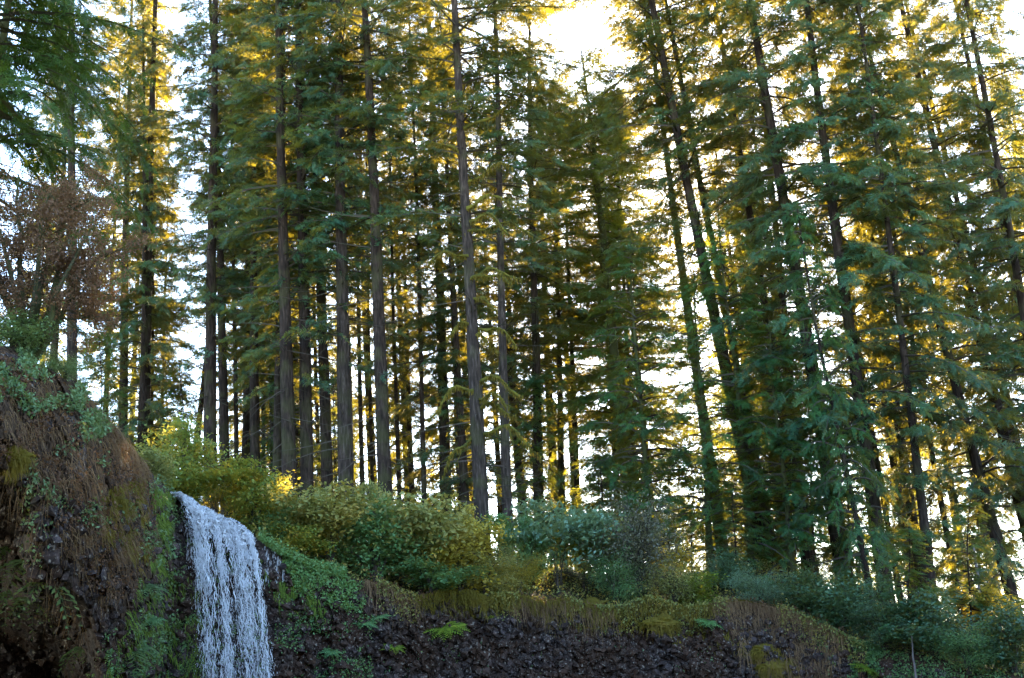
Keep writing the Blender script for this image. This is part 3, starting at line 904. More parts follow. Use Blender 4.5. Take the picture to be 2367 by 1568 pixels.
for (x, Y) in BACK:
    k = 0 if Y < 53.5 else 1 if Y < 59 else 2
    z = float(ground_z(np.array([x]), np.array([Y]))[0])
    H = rb.uniform(23, 32) if k < 2 else rb.uniform(27, 36)
    px, py, _ = project(np.array([[x, Y, z + 3]]))
    px, py = float(px[0]), float(py[0])
    H = min(H, 0.585 * Y - z) if 1200 < px < 1500 else H
    v = vars_[rb.integers(0, len(vars_))]
    px2, py2, _ = project(np.array([[x + rb.normal() * 0.25, Y, z + 20]]))
    sec = next(n for lim, n in SECT if px < lim)
    j = count[(sec, k)] = count.get((sec, k), -1) + 1
    lab = 'backlit conifer in the %s %s, %s from the left' % (rown[k], sec, ORD[j])
    conifer((px, py), (float(px2[0]), float(py2[0])), rb.uniform(0.32, 0.55) * FPX / Y, Y, v, H, lab, 'backlit conifers of the %s' % rown[k], rb.uniform(0.5, 0.78), rb.uniform(0, 6.28), 'bark', False)

# backlit understorey trees between the trunks
count = {}
UND = []
while len(UND) < 56:
    Y = 48 + 20 * rb.random()
    x = rb.uniform(-0.42, 0.50) * Y
    if len(UND) < 9:                                   # the lit thicket beyond the twin trunks
        x = rb.uniform(0.08, 0.30) * Y
    if all((x - a) ** 2 + (Y - b) ** 2 > 4.5 for a, b in UND):
        UND.append((x, Y))
UND.sort(key=lambda q: q[0] / q[1])
for (x, Y) in UND:
    z = float(ground_z(np.array([x]), np.array([Y]))[0])
    px, py, _ = project(np.array([[x, Y, z + 1]]))
    px, py = float(px[0]), float(py[0])
    H = rb.uniform(6, 9 if 1350 < px < 1700 else 14)
    sec = next(n for lim, n in SECT if px < lim)
    j = count[sec] = count.get(sec, -1) + 1
    conifer((px, py), (px - 6, py - 200), max(3, 0.011 * H * FPX / Y), Y, 'sapling', H, 'young golden hemlock of the understorey %s, %s from the left' % (sec, ORD[j]), 'young hemlocks of the understorey', 0.55 + 0.045 * H, rb.uniform(0, 6), 'bark', False, name='hemlock_sapling')

# dark tree at the near left, and saplings
conifer((-120, 700), (-30, 100), 36, 25, 'yew', 21, 'dark mossy green evergreen overhanging from the left picture edge', None, 1.15, 0.4, 'bark_mossy', True, name='evergreen_tree')
conifer((-60, 600), (20, 0), 30, 28, 'yew', 24, 'second dark evergreen behind the one overhanging from the left edge', None, 0.95, 2.4, 'bark_mossy', True, name='evergreen_tree')
SAP = [(1700, 1300, 40.5, 3.2, 'low dark green hemlock sapling at the foot of the twin trunks'),
       (1600, 1290, 46, 5.0, 'sunlit golden hemlock sapling behind the grey twiggy shrub'),
       (1545, 1200, 52, 8.0, 'taller golden hemlock sapling deeper behind the grey twiggy shrub'),
       (1390, 1250, 44, 4.6, 'green hemlock sapling right of the teal maple'),
       (2240, 1420, 36.5, 4.6, 'feathery sapling spilling over the right slope'),
       (2100, 1470, 35.5, 3.6, 'dark feathery sapling low on the right slope'),
       (420, 980, 50, 9.0, 'golden sapling behind the yellow maple above the falls'),
       (230, 920, 48, 9.0, 'golden sapling behind the left cliff crest')]
for (px, py, Y, H, lab) in SAP:
    conifer((px, py), (px - 0.02 * H, py - 200), max(3, 0.05 * FPX / Y), Y, 'sapling', H, lab, 'young hemlocks', 0.5 + 0.07 * H, px * 0.1, 'bark', True, name='hemlock_sapling')


# ------------------------------------------------------------------ moss covered limbs of the central fir
central = [o for o in COL.objects if o.get('label', '').startswith('fir with moss covered')][0]
bpy.context.view_layer.update()
inv = central.matrix_world.inverted()


def axis_point(p0, p1, py, Y):
    t = (py - p0[1]) / (p1[1] - p0[1])
    return at(p0[0] + (p1[0] - p0[0]) * t, py, Y)


rm = np.random.default_rng(8)
MOSSY = [(365, -90, -25), (480, 150, 5), (515, 95, 20), (545, 150, -5), (600, -95, 5), (640, 120, 15), (655, 95, 0), (690, 60, 30), (745, -60, 40), (765, 100, 30), (775, 60, 45), (880, 110, 40),
         (900, -110, 70), (930, 75, 8), (945, 95, 25), (1000, 150, 55), (1010, -80, 90), (430, 110, -45), (310, 180, -70)]
for (py, dx, dy) in MOSSY:
    a = axis_point((1117, 1285), (1056, 0), py, 40.0)
    b_px = (1117 + (1056 - 1117) * (1285 - py) / 1285.0 + dx, py + dy)
    b = at(b_px[0], b_px[1], 40.0 + rm.uniform(-1.6, -0.2))
    t = np.linspace(0, 1, 9)
    pa, pb_ = np.array(inv @ a), np.array(inv @ b)
    L = np.linalg.norm(pb_ - pa)
    pts = pa + t[:, None] * (pb_ - pa)
    pts[:, 2] += L * (0.16 * np.sin(t * 3.1) + 0.05 * np.sin(t * 9 + rm.uniform(0, 6)))
    pts[:, 1] += L * 0.06 * np.sin(t * 5 + rm.uniform(0, 6))
    g = Geo()
    v, q = tube(pts, (0.05 + 0.015 * rm.random()) * (1 - 0.75 * t) * (1 + 0.25 * np.sin(t * 23 + py)), 6)
    v = v + 0.02 * rm.normal(size=v.shape)
    g.add(v, q, 0, 0.5)
    for j in range(3):
        k = rm.integers(3, 8)
        dd = unit(rm.normal(size=3)) * 0.5 + unit(pb_ - pa) * 0.6 + np.array([0, 0, -0.3])
        tt = np.linspace(0, 1, 4)
        v, q = tube(pts[k] + (tt * L * rm.uniform(0.15, 0.4))[:, None] * dd, 0.022 * (1 - 0.8 * tt), 4)
        g.add(v, q, 0, 0.5)
    n = 260                                              # hanging moss threads
    k = rm.random(n) * 8
    base = np.stack([np.interp(k, np.arange(9), pts[:, c]) for c in range(3)], 1) + rm.normal(size=(n, 3)) * 0.03
    ln = rm.uniform(0.05, 0.2, n)
    w = rm.normal(size=(n, 3)) * 0.014
    V = np.stack([base - w, base + w, base + w * 0.2 - np.array([0, 0, 1]) * ln[:, None], base - w * 0.2 - np.array([0, 0, 1]) * ln[:, None]], 1)
    g.add(V.reshape(-1, 3), np.arange(n * 4).reshape(-1, 4), 1, rm.random(n))
    link('mossy_branch', g.mesh('mossy_branch', [M['moss_limb'], M['moss_blade']], True), central)

# ------------------------------------------------------------------ broadleaf shrubs
LEAF_V = np.array([[0, 0, 0], [0.45, 0.30, 0.05], [1.0, 0, -0.10], [0.45, -0.30, 0.05]])
LEAF_Q = np.array([[0, 1, 2, 3]])


def leaves(g, pos, size, r, flat=0.6, mat=0, rnd=None, down=0.25):
    n = len(pos)
    nrm = unit(r.normal(size=(n, 3)) * (1 - flat) + np.array([0, -0.25, 1]) * flat)
    d = r.normal(size=(n, 3))
    d[:, 2] -= down
    X = unit(d - nrm * (d * nrm).sum(1)[:, None])
    Yv = np.cross(nrm, X)
    stamp(g, (LEAF_V, LEAF_Q), pos, X, Yv, nrm, size * r.uniform(0.6, 1.3, n), r.random(n) if rnd is None else rnd, mat)


def shrub_meshes(seed, form='bushy', nl=4400, leaf=0.12):
    """unit shrub: about 2 wide, 2 deep, 2 tall (z 0..2)"""
    r = np.random.default_rng(seed)
    gs, gl = Geo(), Geo()
    nst = {'bushy': 16, 'arching': 12, 'tiered': 8, 'twiggy': 46}[form]
    ends = []
    for i in range(nst):
        a = r.uniform(0, 6.283)
        R_ = r.uniform(0.15, 1.1)
        top = {'bushy': r.uniform(0.6, 2.1), 'arching': r.uniform(0.9, 2.0), 'tiered': r.uniform(1.5, 1.95), 'twiggy': r.uniform(0.6, 1.9)}[form]
        t = np.linspace(0, 1, 7)
        out = t ** (1.7 if form != 'tiered' else 2.2)
        pts = np.stack([math.cos(a) * R_ * out, math.sin(a) * R_ * out, top * np.sin(t * 1.75) / math.sin(1.75 if form == 'arching' else 1.5)], 1)
        if form == 'tiered':
            R_ = r.uniform(0.35, 1.3)
            pts = np.stack([math.cos(a) * R_ * out, math.sin(a) * R_ * out, (top - 0.35 * R_ * R_) * np.sin(t * 1.9) / math.sin(1.57)], 1)
        pts += np.cumsum(r.normal(size=(7, 3)) * 0.03, 0)
        v, q = tube(pts, {'twiggy': 0.010, 'tiered': 0.008}.get(form, 0.026) * (1 - 0.8 * t), 4)
        gs.add(v, q, 0, r.random())
        for j in range(7):
            k = r.uniform(2.5 if form != 'tiered' else 4.0, 6)
            p = np.array([np.interp(k, np.arange(7), pts[:, c]) for c in range(3)])
            d = unit(np.array([math.cos(a), math.sin(a), 0.5]) + r.normal(size=3) * 0.8)
            ln = r.uniform(0.2, 0.55)
            tt = np.linspace(0, 1, 4)
            q_ = p + (tt * ln)[:, None] * d - (tt ** 2 * 0.12)[:, None] * np.array([0, 0, 1])
            v, q = tube(q_, 0.010 * (1 - 0.7 * tt), 3)
            gs.add(v, q, 0, r.random())
            ends.append(q_[-1]); ends.append(q_[2])
        ends.append(pts[-1])
    ends = np.array(ends)
    ends = ends[r.random(len(ends)) < (0.9 if form != 'twiggy' else 0.6)]
    per = int(nl / len(ends))
    sp = {'bushy': (0.19, 0.19, 0.15), 'arching': (0.19, 0.19, 0.10), 'tiered': (0.24, 0.24, 0.045), 'twiggy': (0.2, 0.2, 0.2)}[form]
    pos = np.repeat(ends, per, 0) + r.normal(size=(len(ends) * per, 3)) * np.array(sp)
    rnd = np.clip(np.repeat(r.random(len(ends)), per) * 0.6 + r.random(len(pos)) * 0.45, 0, 1)
    pos[:, 2] = np.maximum(pos[:, 2], 0.02)
    leaves(gl, pos, leaf if form != 'twiggy' else leaf * 0.55, r, 0.55 if form != 'tiered' else 0.72, 0, rnd)
    return gs.mesh('stem', [M['twig']]), gl.mesh('foliage', [M['leaf_green']])


SHRUB = {'bushyA': shrub_meshes(50), 'bushyB': shrub_meshes(51, nl=5200, leaf=0.105), 'archA': shrub_meshes(52, 'arching'), 'archB': shrub_meshes(53, 'arching', 3600),
         'tierA': shrub_meshes(54, 'tiered', 3400, 0.125), 'tierB': shrub_meshes(55, 'tiered', 3000, 0.13), 'twigA': shrub_meshes(56, 'twiggy', 5200), 'fineA': shrub_meshes(57, 'bushy', 11000, 0.05)}


def ground_at(px, py):
    """ground point seen at (px, py), else the rim"""
    s = float(px_s(px))
    D = float(rim_D(s))
    best, bd = None, 1e9
    for e in np.linspace(0.15, 9, 60):
        Y = D + e
        x = s * Y
        z = float(ground_z(np.array([x]), np.array([Y]))[0])
        qx, qy, _ = project(np.array([[x, Y, z]]))
        x += (px - float(qx[0])) * Y / FPX
        d = abs(float(qy[0]) - py)
        if d < bd:
            best, bd = Vector((x, Y, z)), d
    return best


def shrub(px, py, wpx, hpx, kind, mat, label, e=None, rot=0.0, cat='shrub', name='shrub', group='shrubs along the cliff top'):
    p = ground_at(px, py)
    if e is not None:
        s = p.x / p.y
        Y = float(rim_D(s)) + e
        p = Vector((s * Y, Y, float(ground_z(np.array([s * Y]), np.array([Y]))[0])))
    k = p.y / FPX
    o = link(name, None, None, label, cat, group)
    o.location = p - Vector((0, 0, 0.08))
    o.rotation_euler = (0, 0, rot)
    o.scale = (wpx * k / 2, wpx * k / 2 * 0.85, hpx * k / 2.15)
    sm, fm = SHRUB[kind]
    a = link('stem', sm, o)
    b = link('foliage', fm, o)
    b.material_slots[0].link = 'OBJECT'
    b.material_slots[0].material = M[mat]
    return o


SH = [
    (420, 1150, 200, 210, 'bushyB', 'leaf_maple', 'green and gold vine maple just behind the waterfall lip', 2.4),
    (500, 1185, 200, 190, 'tierA', 'leaf_maple', 'vine maple with orange and red tinted leaves above the waterfall', 2.0),
    (585, 1215, 150, 150, 'bushyA', 'leaf_maple', 'yellow green maple right of the waterfall lip', 2.2),
    (450, 1060, 190, 120, 'tierB', 'leaf_teal', 'pale green sapling leaves below the broad dark conifer', 4.5),
    (360, 1090, 110, 90, 'bushyA', 'leaf_olive', 'small olive bush at the left end of the waterfall lip', 1.5),
    (660, 1240, 160, 120, 'bushyB', 'leaf_green', 'green bush above the fresh green bank', 2.0),
    (705, 1215, 170, 140, 'tierB', 'leaf_teal', 'teal green leafy bush at the foot of the close trunk pair', 4.4),
    (765, 1285, 240, 190, 'archA', 'leaf_olive', 'arching olive shrub with dark forked stems', 1.6),
    (690, 1260, 150, 110, 'archB', 'leaf_maple', 'small arching yellowing shrub left of the dark forked stems', 1.3),
    (870, 1310, 230, 190, 'bushyB', 'leaf_green', 'large mixed green shrub below the thick bare lower trunk', 1.4),
    (810, 1190, 200, 130, 'tierA', 'leaf_green', 'green leafy shrub behind the arching olive shrub', 4.6),
    (975, 1335, 240, 220, 'archA', 'leaf_olive', 'wide olive gold shrub left of the mossy limbed fir', 1.3),
    (930, 1200, 150, 110, 'bushyA', 'leaf_green', 'green shrub behind the wide olive gold shrub', 4.4),
    (1062, 1345, 190, 150, 'bushyA', 'leaf_yellow', 'bright yellow leafed shrub at the rim below the mossy fir', 0.9),
    (1040, 1210, 160, 125, 'tierB', 'leaf_teal', 'teal layered maple spray left of the mossy fir trunk', 4.2),
    (1120, 1355, 170, 110, 'fineA', 'leaf_olive', 'low fine leafed olive shrub at the foot of the mossy fir', 0.8),
    (1000, 1372, 180, 90, 'archB', 'leaf_green', 'green trailing shrub hanging over the rim beneath the yellow shrub', 0.25),
    (1290, 1330, 225, 270, 'tierA', 'leaf_teal', 'blue green layered vine maple standing at the rim right of centre', 1.7),
    (1230, 1300, 130, 160, 'bushyB', 'leaf_green', 'bushy green shrub under the blue green maple', 2.4),
    (1350, 1330, 160, 150, 'tierB', 'leaf_maple', 'rusty gold shrub right of the blue green maple', 2.6),
    (1200, 1330, 110, 90, 'fineA', 'leaf_yellow', 'little yellow shrub between the two grey fir trunks', 1.5),
    (1480, 1385, 230, 240, 'twigA', 'leaf_twiggy', 'large grey brown twiggy shrub at the rim', 1.2),
    (1425, 1375, 130, 120, 'fineA', 'leaf_green', 'fine leafed green shrub left of the twiggy shrub', 1.0),
    (1560, 1385, 150, 110, 'twigA', 'leaf_olive', 'smaller olive twiggy shrub trailing over the rim', 0.5),
    (1590, 1360, 120, 70, 'bushyA', 'leaf_fern', 'bright green sunlit undergrowth below the golden saplings', 1.2),
    (1760, 1390, 150, 80, 'fineA', 'leaf_teal', 'rounded blue green shrub on the rim below the twin trunks', 0.6),
    (1690, 1365, 130, 90, 'bushyB', 'leaf_dark', 'dark green shrub left of the rounded blue green one', 2.2),
    (1860, 1420, 170, 110, 'bushyB', 'leaf_dark', 'dark shrub below the leaning slim conifer', 0.8),
    (1950, 1470, 190, 130, 'bushyA', 'leaf_dark', 'dark ivy draped shrub below the thick ridged fir', 0.6),
    (2050, 1510, 200, 140, 'fineA', 'leaf_dark', 'dark fine leafed shrub on the lower right slope', 0.5),
    (2160, 1540, 220, 140, 'bushyB', 'leaf_dark', 'dark shrub at the bottom edge right of the pale snag', 0.5),
    (2290, 1470, 190, 150, 'archB', 'leaf_yellow', 'golden backlit bush near the right edge', 3.6),
    (2340, 1545, 200, 150, 'bushyA', 'leaf_dark', 'glossy dark green shrub in the lower right corner', 0.6),
    (2240, 1570, 160, 100, 'fineA', 'leaf_green', 'mid green shrub at the bottom edge near the right corner', 0.2),
    (640, 1215, 80, 190, 'tierB', 'leaf_green', 'tall thin green sapling left of the close trunk pair', 3.4),
    (735, 1235, 90, 200, 'tierA', 'leaf_olive', 'tall thin olive sapling between the second and third parallel trunks', 3.0),
    (850, 1240, 90, 210, 'tierB', 'leaf_olive', 'tall thin olive sapling left of the thick bare lower trunk', 3.2),
    (1085, 1300, 80, 200, 'tierA', 'leaf_yellow', 'tall thin yellow sapling left of the mossy fir foot', 2.4),
    (1150, 1310, 90, 170, 'tierB', 'leaf_green', 'thin green sapling between the two grey fir trunks', 2.8),
    (1410, 1320, 90, 190, 'tierB', 'leaf_olive', 'thin olive sapling left of the grey twiggy shrub', 2.6),
    (1545, 1340, 90, 150, 'tierA', 'leaf_yellow', 'thin sunlit yellow sapling right of the grey twiggy shrub', 2.6),
    (540, 1160, 100, 200, 'tierA', 'leaf_yellow', 'tall yellow maple stem behind the red tinted maple', 4.0),
    (30, 800, 190, 110, 'bushyB', 'leaf_ivy', 'pale green ivy bush on top of the left cliff', 0.4),
    (150, 880, 130, 80, 'fineA', 'leaf_ivy', 'light green ivy mound at the crest of the left cliff', 0.3),
]
for i, (px, py, w, h, kd, mt, lab, e) in enumerate(SH):
    shrub(px, py, w, h, kd, mt, lab, e, rot=i * 1.7)

# brown leaved tree leaning out of the left edge: dark mossy limbs and withered leaves
rt = np.random.default_rng(14)
bt = link('withered_tree', None, None, 'brown withered leafy tree with dark mossy limbs at the left edge', 'tree')
bb = at(60, 800, 24.2)
bb.z = float(ground_z(np.array([bb.x]), np.array([bb.y]))[0])
bt.location = bb
g, gl = Geo(), Geo()
tips = []
LIMBS = [((130, 740), (30, 690), (-20, 560)), ((120, 745), (150, 640), (215, 520)), ((60, 790), (90, 620), (110, 430)), ((40, 790), (30, 600), (40, 400)), ((110, 735), (170, 690), (205, 640)),
         ((60, 780), (20, 560), (-40, 440)), ((90, 750), (140, 560), (170, 400)), ((60, 760), (100, 540), (200, 450)), ((50, 780), (0, 640), (-60, 620)), ((70, 760), (120, 660), (240, 600))]
for (a, b_, c) in LIMBS:
    A, B, C = [np.array(at(*q, 24.2 + rt.uniform(-1.0, 1.0)) - bb) for q in (a, b_, c)]
    A = np.array([0.3 * A[0], 0.0, -0.15])
    t = np.linspace(0, 1, 10)[:, None]
    pts = (1 - t) ** 2 * A + 2 * t * (1 - t) * B + t ** 2 * C
    pts += np.cumsum(rt.normal(size=(10, 3)) * 0.035, 0)
    v, q = tube(pts, 0.085 * (1 - 0.8 * t[:, 0]), 6)
    g.add(v + rt.normal(size=v.shape) * 0.008, q, 0, 0.5)
    for j in range(16):
        k = rt.uniform(2.5, 9)
        p = np.array([np.interp(k, np.arange(10), pts[:, m]) for m in range(3)])
        d = unit(rt.normal(size=3) + np.array([0.2, 0, 0.15]))
        tt = np.linspace(0, 1, 5)
        ln = rt.uniform(0.3, 1.0)
        q_ = p + (tt * ln)[:, None] * d + np.cumsum(rt.normal(size=(5, 3)) * 0.04, 0)
        v, q = tube(q_, 0.018 * (1 - 0.75 * tt), 3)
        g.add(v, q, 0, 0.5)
        for w_ in range(3):
            d2 = unit(d + rt.normal(size=3) * 0.8)
            q2 = q_[rt.integers(2, 5)] + (tt * rt.uniform(0.2, 0.5))[:, None] * d2
            v, q = tube(q2, 0.007 * (1 - 0.6 * tt), 3)
            g.add(v, q, 0, 0.5)
            if k > 3.5:
                tips.append(q2[-1]); tips.append(q2[2])
tips = np.array(tips)
per = 40
pos = np.repeat(tips, per, 0) + rt.normal(size=(len(tips) * per, 3)) * 0.11
leaves(gl, pos, 0.06, rt, 0.35, 0, np.clip(np.repeat(rt.random(len(tips)), per) * 0.6 + rt.random(len(pos)) * 0.4, 0, 1), 0.5)
link('trunk', g.mesh('trunk', [M['bark_mossy']], True), bt)
link('crown', gl.mesh('crown', [M['leaf_brown']]), bt)

# ------------------------------------------------------------------ ground cover on bank, rim and wall (nobody could count it)
rg = np.random.default_rng(31)


def poly_points(poly, n):
    poly = np.array(poly, dtype=float)
    lo, hi = poly.min(0), poly.max(0)
    out = []
    while sum(map(len, out)) < n:
        p = lo + (hi - lo) * rg.random((n * 2, 2))
        ins = np.zeros(len(p), dtype=bool)
        j = len(poly) - 1
        for i in range(len(poly)):
            xi, yi, xj, yj = *poly[i], *poly[j]
            c = ((yi > p[:, 1]) != (yj > p[:, 1])) & (p[:, 0] < (xj - xi) * (p[:, 1] - yi) / (yj - yi + 1e-9) + xi)
            ins ^= c
            j = i
        out.append(p[ins])
    return np.concatenate(out)[:n]


def clumped(poly, n, scale=0.02, thr=0.0, k=90):
    p = poly_points(poly, n * 3)
    nz = fbm(np.stack([p[:, 0], p[:, 1], 0 * p[:, 0]], 1), scale, 3, k)
    p = p[nz > thr]
    return p[:n]


def blades(g, pos, nrm, ln, w, r, hang=1.0, out=0.25, mat=0, segs=3):
    """thin curved blades that leave the surface and hang down"""
    n = len(pos)
    L = ln * r.uniform(0.5, 1.4, n)
    d0 = unit(nrm * out + r.normal(size=(n, 3)) * 0.35 + np.array([0, 0, 0.25 * (1 - hang)]))
    side = unit(np.cross(d0, np.array([0, -1.0, 0.3]) + r.normal(size=(n, 3)) * 0.3)) * (w * r.uniform(0.6, 1.3, n))[:, None]
    rows = []
    for i in range(segs + 1):
        t = i / segs
        p = pos + d0 * (L * t)[:, None] * 0.6 + np.array([0, 0, -1]) * (L * hang * t ** 1.6)[:, None]
        f = 1 - 0.85 * t
        rows.append(np.stack([p - side * f, p + side * f], 1))
    V = np.stack(rows, 1).reshape(n, -1, 3)
    Q = np.array([[2 * i, 2 * i + 1, 2 * i + 3, 2 * i + 2] for i in range(segs)])
    QQ = (Q[None] + (np.arange(n) * (2 * (segs + 1)))[:, None, None]).reshape(-1, 4)
    g.add(V.reshape(-1, 3), QQ, mat, np.repeat(r.random(n), segs))


def on_wall(p, off=0.02):
    i = cliff_idx(p[:, 0], p[:, 1])
    return CL[i] + CN[i] * off, CN[i]


def rim_strip(px0, px1, n, e0=-0.1, e1=1.2):
    px = rg.uniform(px0, px1, n)
    s = px_s(px)
    Y = rim_D(s) + rg.uniform(e0, e1, n)
    x = s * Y
    return np.stack([x, Y, ground_z(x, Y)], 1)


LEFT = [(-60, 800), (120, 870), (200, 915), (275, 1005), (335, 1085), (365, 1150), (350, 1300), (300, 1380), (230, 1380), (150, 1280), (95, 1120), (-60, 1030)]
g = Geo()
p, n_ = on_wall(clumped(LEFT, 2600, 0.04, 0.05), 0.03)
blades(g, p, n_, 0.30, 0.007, rg, 1.0, 0.35)
p, n_ = on_wall(clumped([(200, 900), (300, 1010), (330, 1060), (330, 1250), (260, 1300), (200, 1150)], 900, 0.04, 0.05), 0.03)
blades(g, p, n_, 0.36, 0.008, rg, 0.9, 0.4)
for a, b_, n in ((180, 345, 1800), (845, 980, 900), (1180, 1420, 2200), (1640, 1950, 2400)):
    p = rim_strip(a, b_, n, -0.15, 0.7)
    blades(g, p, np.tile([0, -1.0, 0.3], (n, 1)), 0.8, 0.009, rg, 0.8, 0.6)
p, n_ = on_wall(clumped([(1640, 1400), (1850, 1430), (2000, 1500), (2000, 1568), (1850, 1560), (1700, 1500)], 2600, 0.02, -0.2), 0.02)
blades(g, p, n_, 0.45, 0.010, rg, 1.0, 0.4)
p, n_ = on_wall(clumped([(-60, 1060), (95, 1110), (130, 1330), (215, 1430), (200, 1470), (110, 1400), (60, 1200), (-60, 1140)], 260, 0.05, 0.05), 0.03)
blades(g, p, n_, 0.45, 0.005, rg, 1.0, 0.25)
link('hanging_grass', g.mesh('hanging_grass', [M['dry_grass']]), kind='stuff', label='dry brown grass and roots hanging over the rim and wall')

g = Geo()
for poly, n in (([(250, 1130), (330, 1100), (345, 1290), (320, 1320), (280, 1260)], 1500), ([(230, 1150), (265, 1140), (260, 1240), (235, 1240)], 350),
                ([(1150, 1340), (1240, 1330), (1260, 1395), (1140, 1400)], 900), ([(1230, 1370), (1420, 1380), (1420, 1425), (1250, 1415)], 1100), ([(1480, 1410), (1560, 1400), (1600, 1470), (1560, 1490), (1510, 1440)], 1000),
                ([(1700, 1480), (1830, 1500), (1850, 1568), (1760, 1568)], 900), ([(1000, 1370), (1150, 1370), (1150, 1400), (1010, 1405)], 700), ([(1600, 1440), (1680, 1420), (1700, 1500), (1640, 1500)], 300)):
    p, n_ = on_wall(clumped(poly, n, 0.05, -0.05, 91), 0.02)
    blades(g, p, n_, 0.22, 0.014, rg, 0.9, 0.6)
for a, b_, n in ((1000, 1420, 4200), (1470, 1620, 1500), (1620, 1760, 900)):
    p = rim_strip(a, b_, n, -0.2, 1.4)
    blades(g, p, np.tile([0, -0.6, 0.8], (n, 1)), 0.16, 0.014, rg, 0.35, 0.9)
n = 4200
px = rg.uniform(960, 1660, n)
sx = px_s(px)
Y = rim_D(sx) - 0.05 - 0.25 * rg.random(n)
p = np.stack([sx * Y, Y, rim_z(sx) + 0.05 - 0.55 * rg.random(n) ** 1.5 * (1 + fbm(np.stack([px * 0.03, 0 * px, 0 * px], 1), 1.0, 3, 99))], 1)
blades(g, p, np.tile([0, -1.0, 0.2], (n, 1)), 0.24, 0.012, rg, 0.9, 0.6)
link('moss', g.mesh('moss', [M['moss_blade']]), kind='stuff', label='ochre moss cushions along the rim and on the wall')

g = Geo()
for poly, n in (([(350, 1120), (395, 1140), (385, 1330), (345, 1300)], 1400), ([(600, 1290), (700, 1330), (760, 1420), (640, 1400)], 900), ([(330, 1300), (480, 1330), (470, 1568), (240, 1568)], 1300)):
    p, n_ = on_wall(clumped(poly, n, 0.04, -0.05, 92), 0.02)
    blades(g, p, n_, 0.2, 0.014, rg, 0.9, 0.6)
link('green_moss', g.mesh('green_moss', [M['moss_green']]), kind='stuff', label='green moss on the wet wall beside the falls')

g = Geo()
IVY = [([(-40, 790), (60, 790), (140, 850), (220, 930), (250, 990), (220, 1010), (140, 930), (80, 960), (-40, 930)], 3600), ([(130, 880), (190, 900), (240, 1000), (200, 1030), (150, 960)], 1200),
       ([(20, 1000), (330, 1050), (330, 1300), (60, 1130)], 700), ([(340, 1090), (420, 1130), (420, 1560), (300, 1560)], 1700), ([(60, 1100), (110, 1100), (100, 1380), (60, 1300)], 260)]
for poly, n in IVY:
    p, n_ = on_wall(clumped(poly, n, 0.03, 0.02, 93), 0.08)
    p = p + rg.normal(size=p.shape) * 0.04
    leaves(g, p, 0.085, rg, 0.3)
link('ivy', g.mesh('ivy', [M['leaf_ivy']]), kind='stuff', label='pale green ivy leaves trailing down the left cliff')

g = Geo()
n = 5200
px = rg.uniform(600, 800, n)
s = px_s(px)
Y = rim_D(s) + rg.uniform(-0.1, 1.5, n)
pos = np.stack([s * Y, Y, ground_z(s * Y, Y) + rg.random(n) ** 2 * 0.32], 1)
leaves(g, pos, 0.085, rg, 0.6)
p, n_ = on_wall(clumped([(640, 1275), (740, 1320), (850, 1360), (840, 1420), (760, 1400), (690, 1380)], 3200, 0.03, -0.12, 94), 0.1)
leaves(g, p + rg.normal(size=p.shape) * 0.05, 0.085, rg, 0.45)
link('bank_herbs', g.mesh('bank_herbs', [M['cress']]), kind='stuff', label='fresh green herbs on the bank right of the falls')

g = Geo()
for poly, n, th in (([(640, 1380), (860, 1420), (860, 1568), (620, 1568)], 2200, 0.08), ([(420, 1200), (640, 1350), (650, 1568), (430, 1568)], 2200, 0.05), ([(250, 1450), (430, 1420), (430, 1568), (200, 1568)], 1600, 0.05),
                    ([(860, 1420), (1900, 1440), (1950, 1568), (860, 1568)], 900, 0.25), ([(1850, 1430), (2030, 1490), (2060, 1568), (1950, 1568)], 2200, 0.0), ([(2000, 1490), (2367, 1560), (2367, 1600), (2000, 1600)], 3000, -0.2)):
    p, n_ = on_wall(clumped(poly, n, 0.035, th, 95), 0.06)
    leaves(g, p + rg.normal(size=p.shape) * 0.03, 0.065, rg, 0.35)
link('wall_herbs', g.mesh('wall_herbs', [M['leaf_green']]), kind='stuff', label='small green plants rooted in cracks of the wet wall')

g = Geo()
p, n_ = on_wall(clumped(LEFT, 6500, 0.03, -0.2, 96), 0.05)
leaves(g, p + rg.normal(size=p.shape) * 0.05, 0.075, rg, 0.2)
for a, b_, n in ((860, 1000, 700), (1180, 1420, 900), (1640, 1950, 1100)):
    p = rim_strip(a, b_, n, -0.3, 0.5)
    leaves(g, p + rg.normal(size=p.shape) * np.array([0.06, 0.06, 0.10]), 0.07, rg, 0.3)
link('leaf_litter', g.mesh('leaf_litter', [M['leaf_brown']]), kind='stuff', label='withered brown leaves caught on the left cliff and rim')

g = Geo()
px = rg.uniform(840, 2000, 7000)
px = px[fbm(np.stack([px * 0.012, 0 * px, 0 * px], 1), 1.0, 3, 97) > -0.05]
s = px_s(px)
dz = rg.random(len(px)) ** 1.6 * 0.9
Y = rim_D(s) - 0.12 - 0.25 * rg.random(len(px))
pos = np.stack([s * Y, Y, rim_z(s) + 0.12 - dz], 1)
leaves(g, pos, 0.075, rg, 0.35, down=0.8)
link('rim_creeper', g.mesh('rim_creeper', [M['leaf_olive']]), kind='stuff', label='olive creeper leaves trailing over the rock rim')

g = Geo()
n = 26000
px = rg.uniform(560, 2420, n)
s = px_s(px)
Y = rim_D(s) + rg.random(n) ** 0.8 * 9
pos = np.stack([s * Y, Y, ground_z(s * Y, Y) + rg.random(n) ** 2 * 0.45], 1)
leaves(g, pos, 0.09, rg, 0.55)
link('undergrowth', g.mesh('undergrowth', [M['leaf_olive']]), kind='stuff', label='low leafy undergrowth on the forest floor behind the rim')

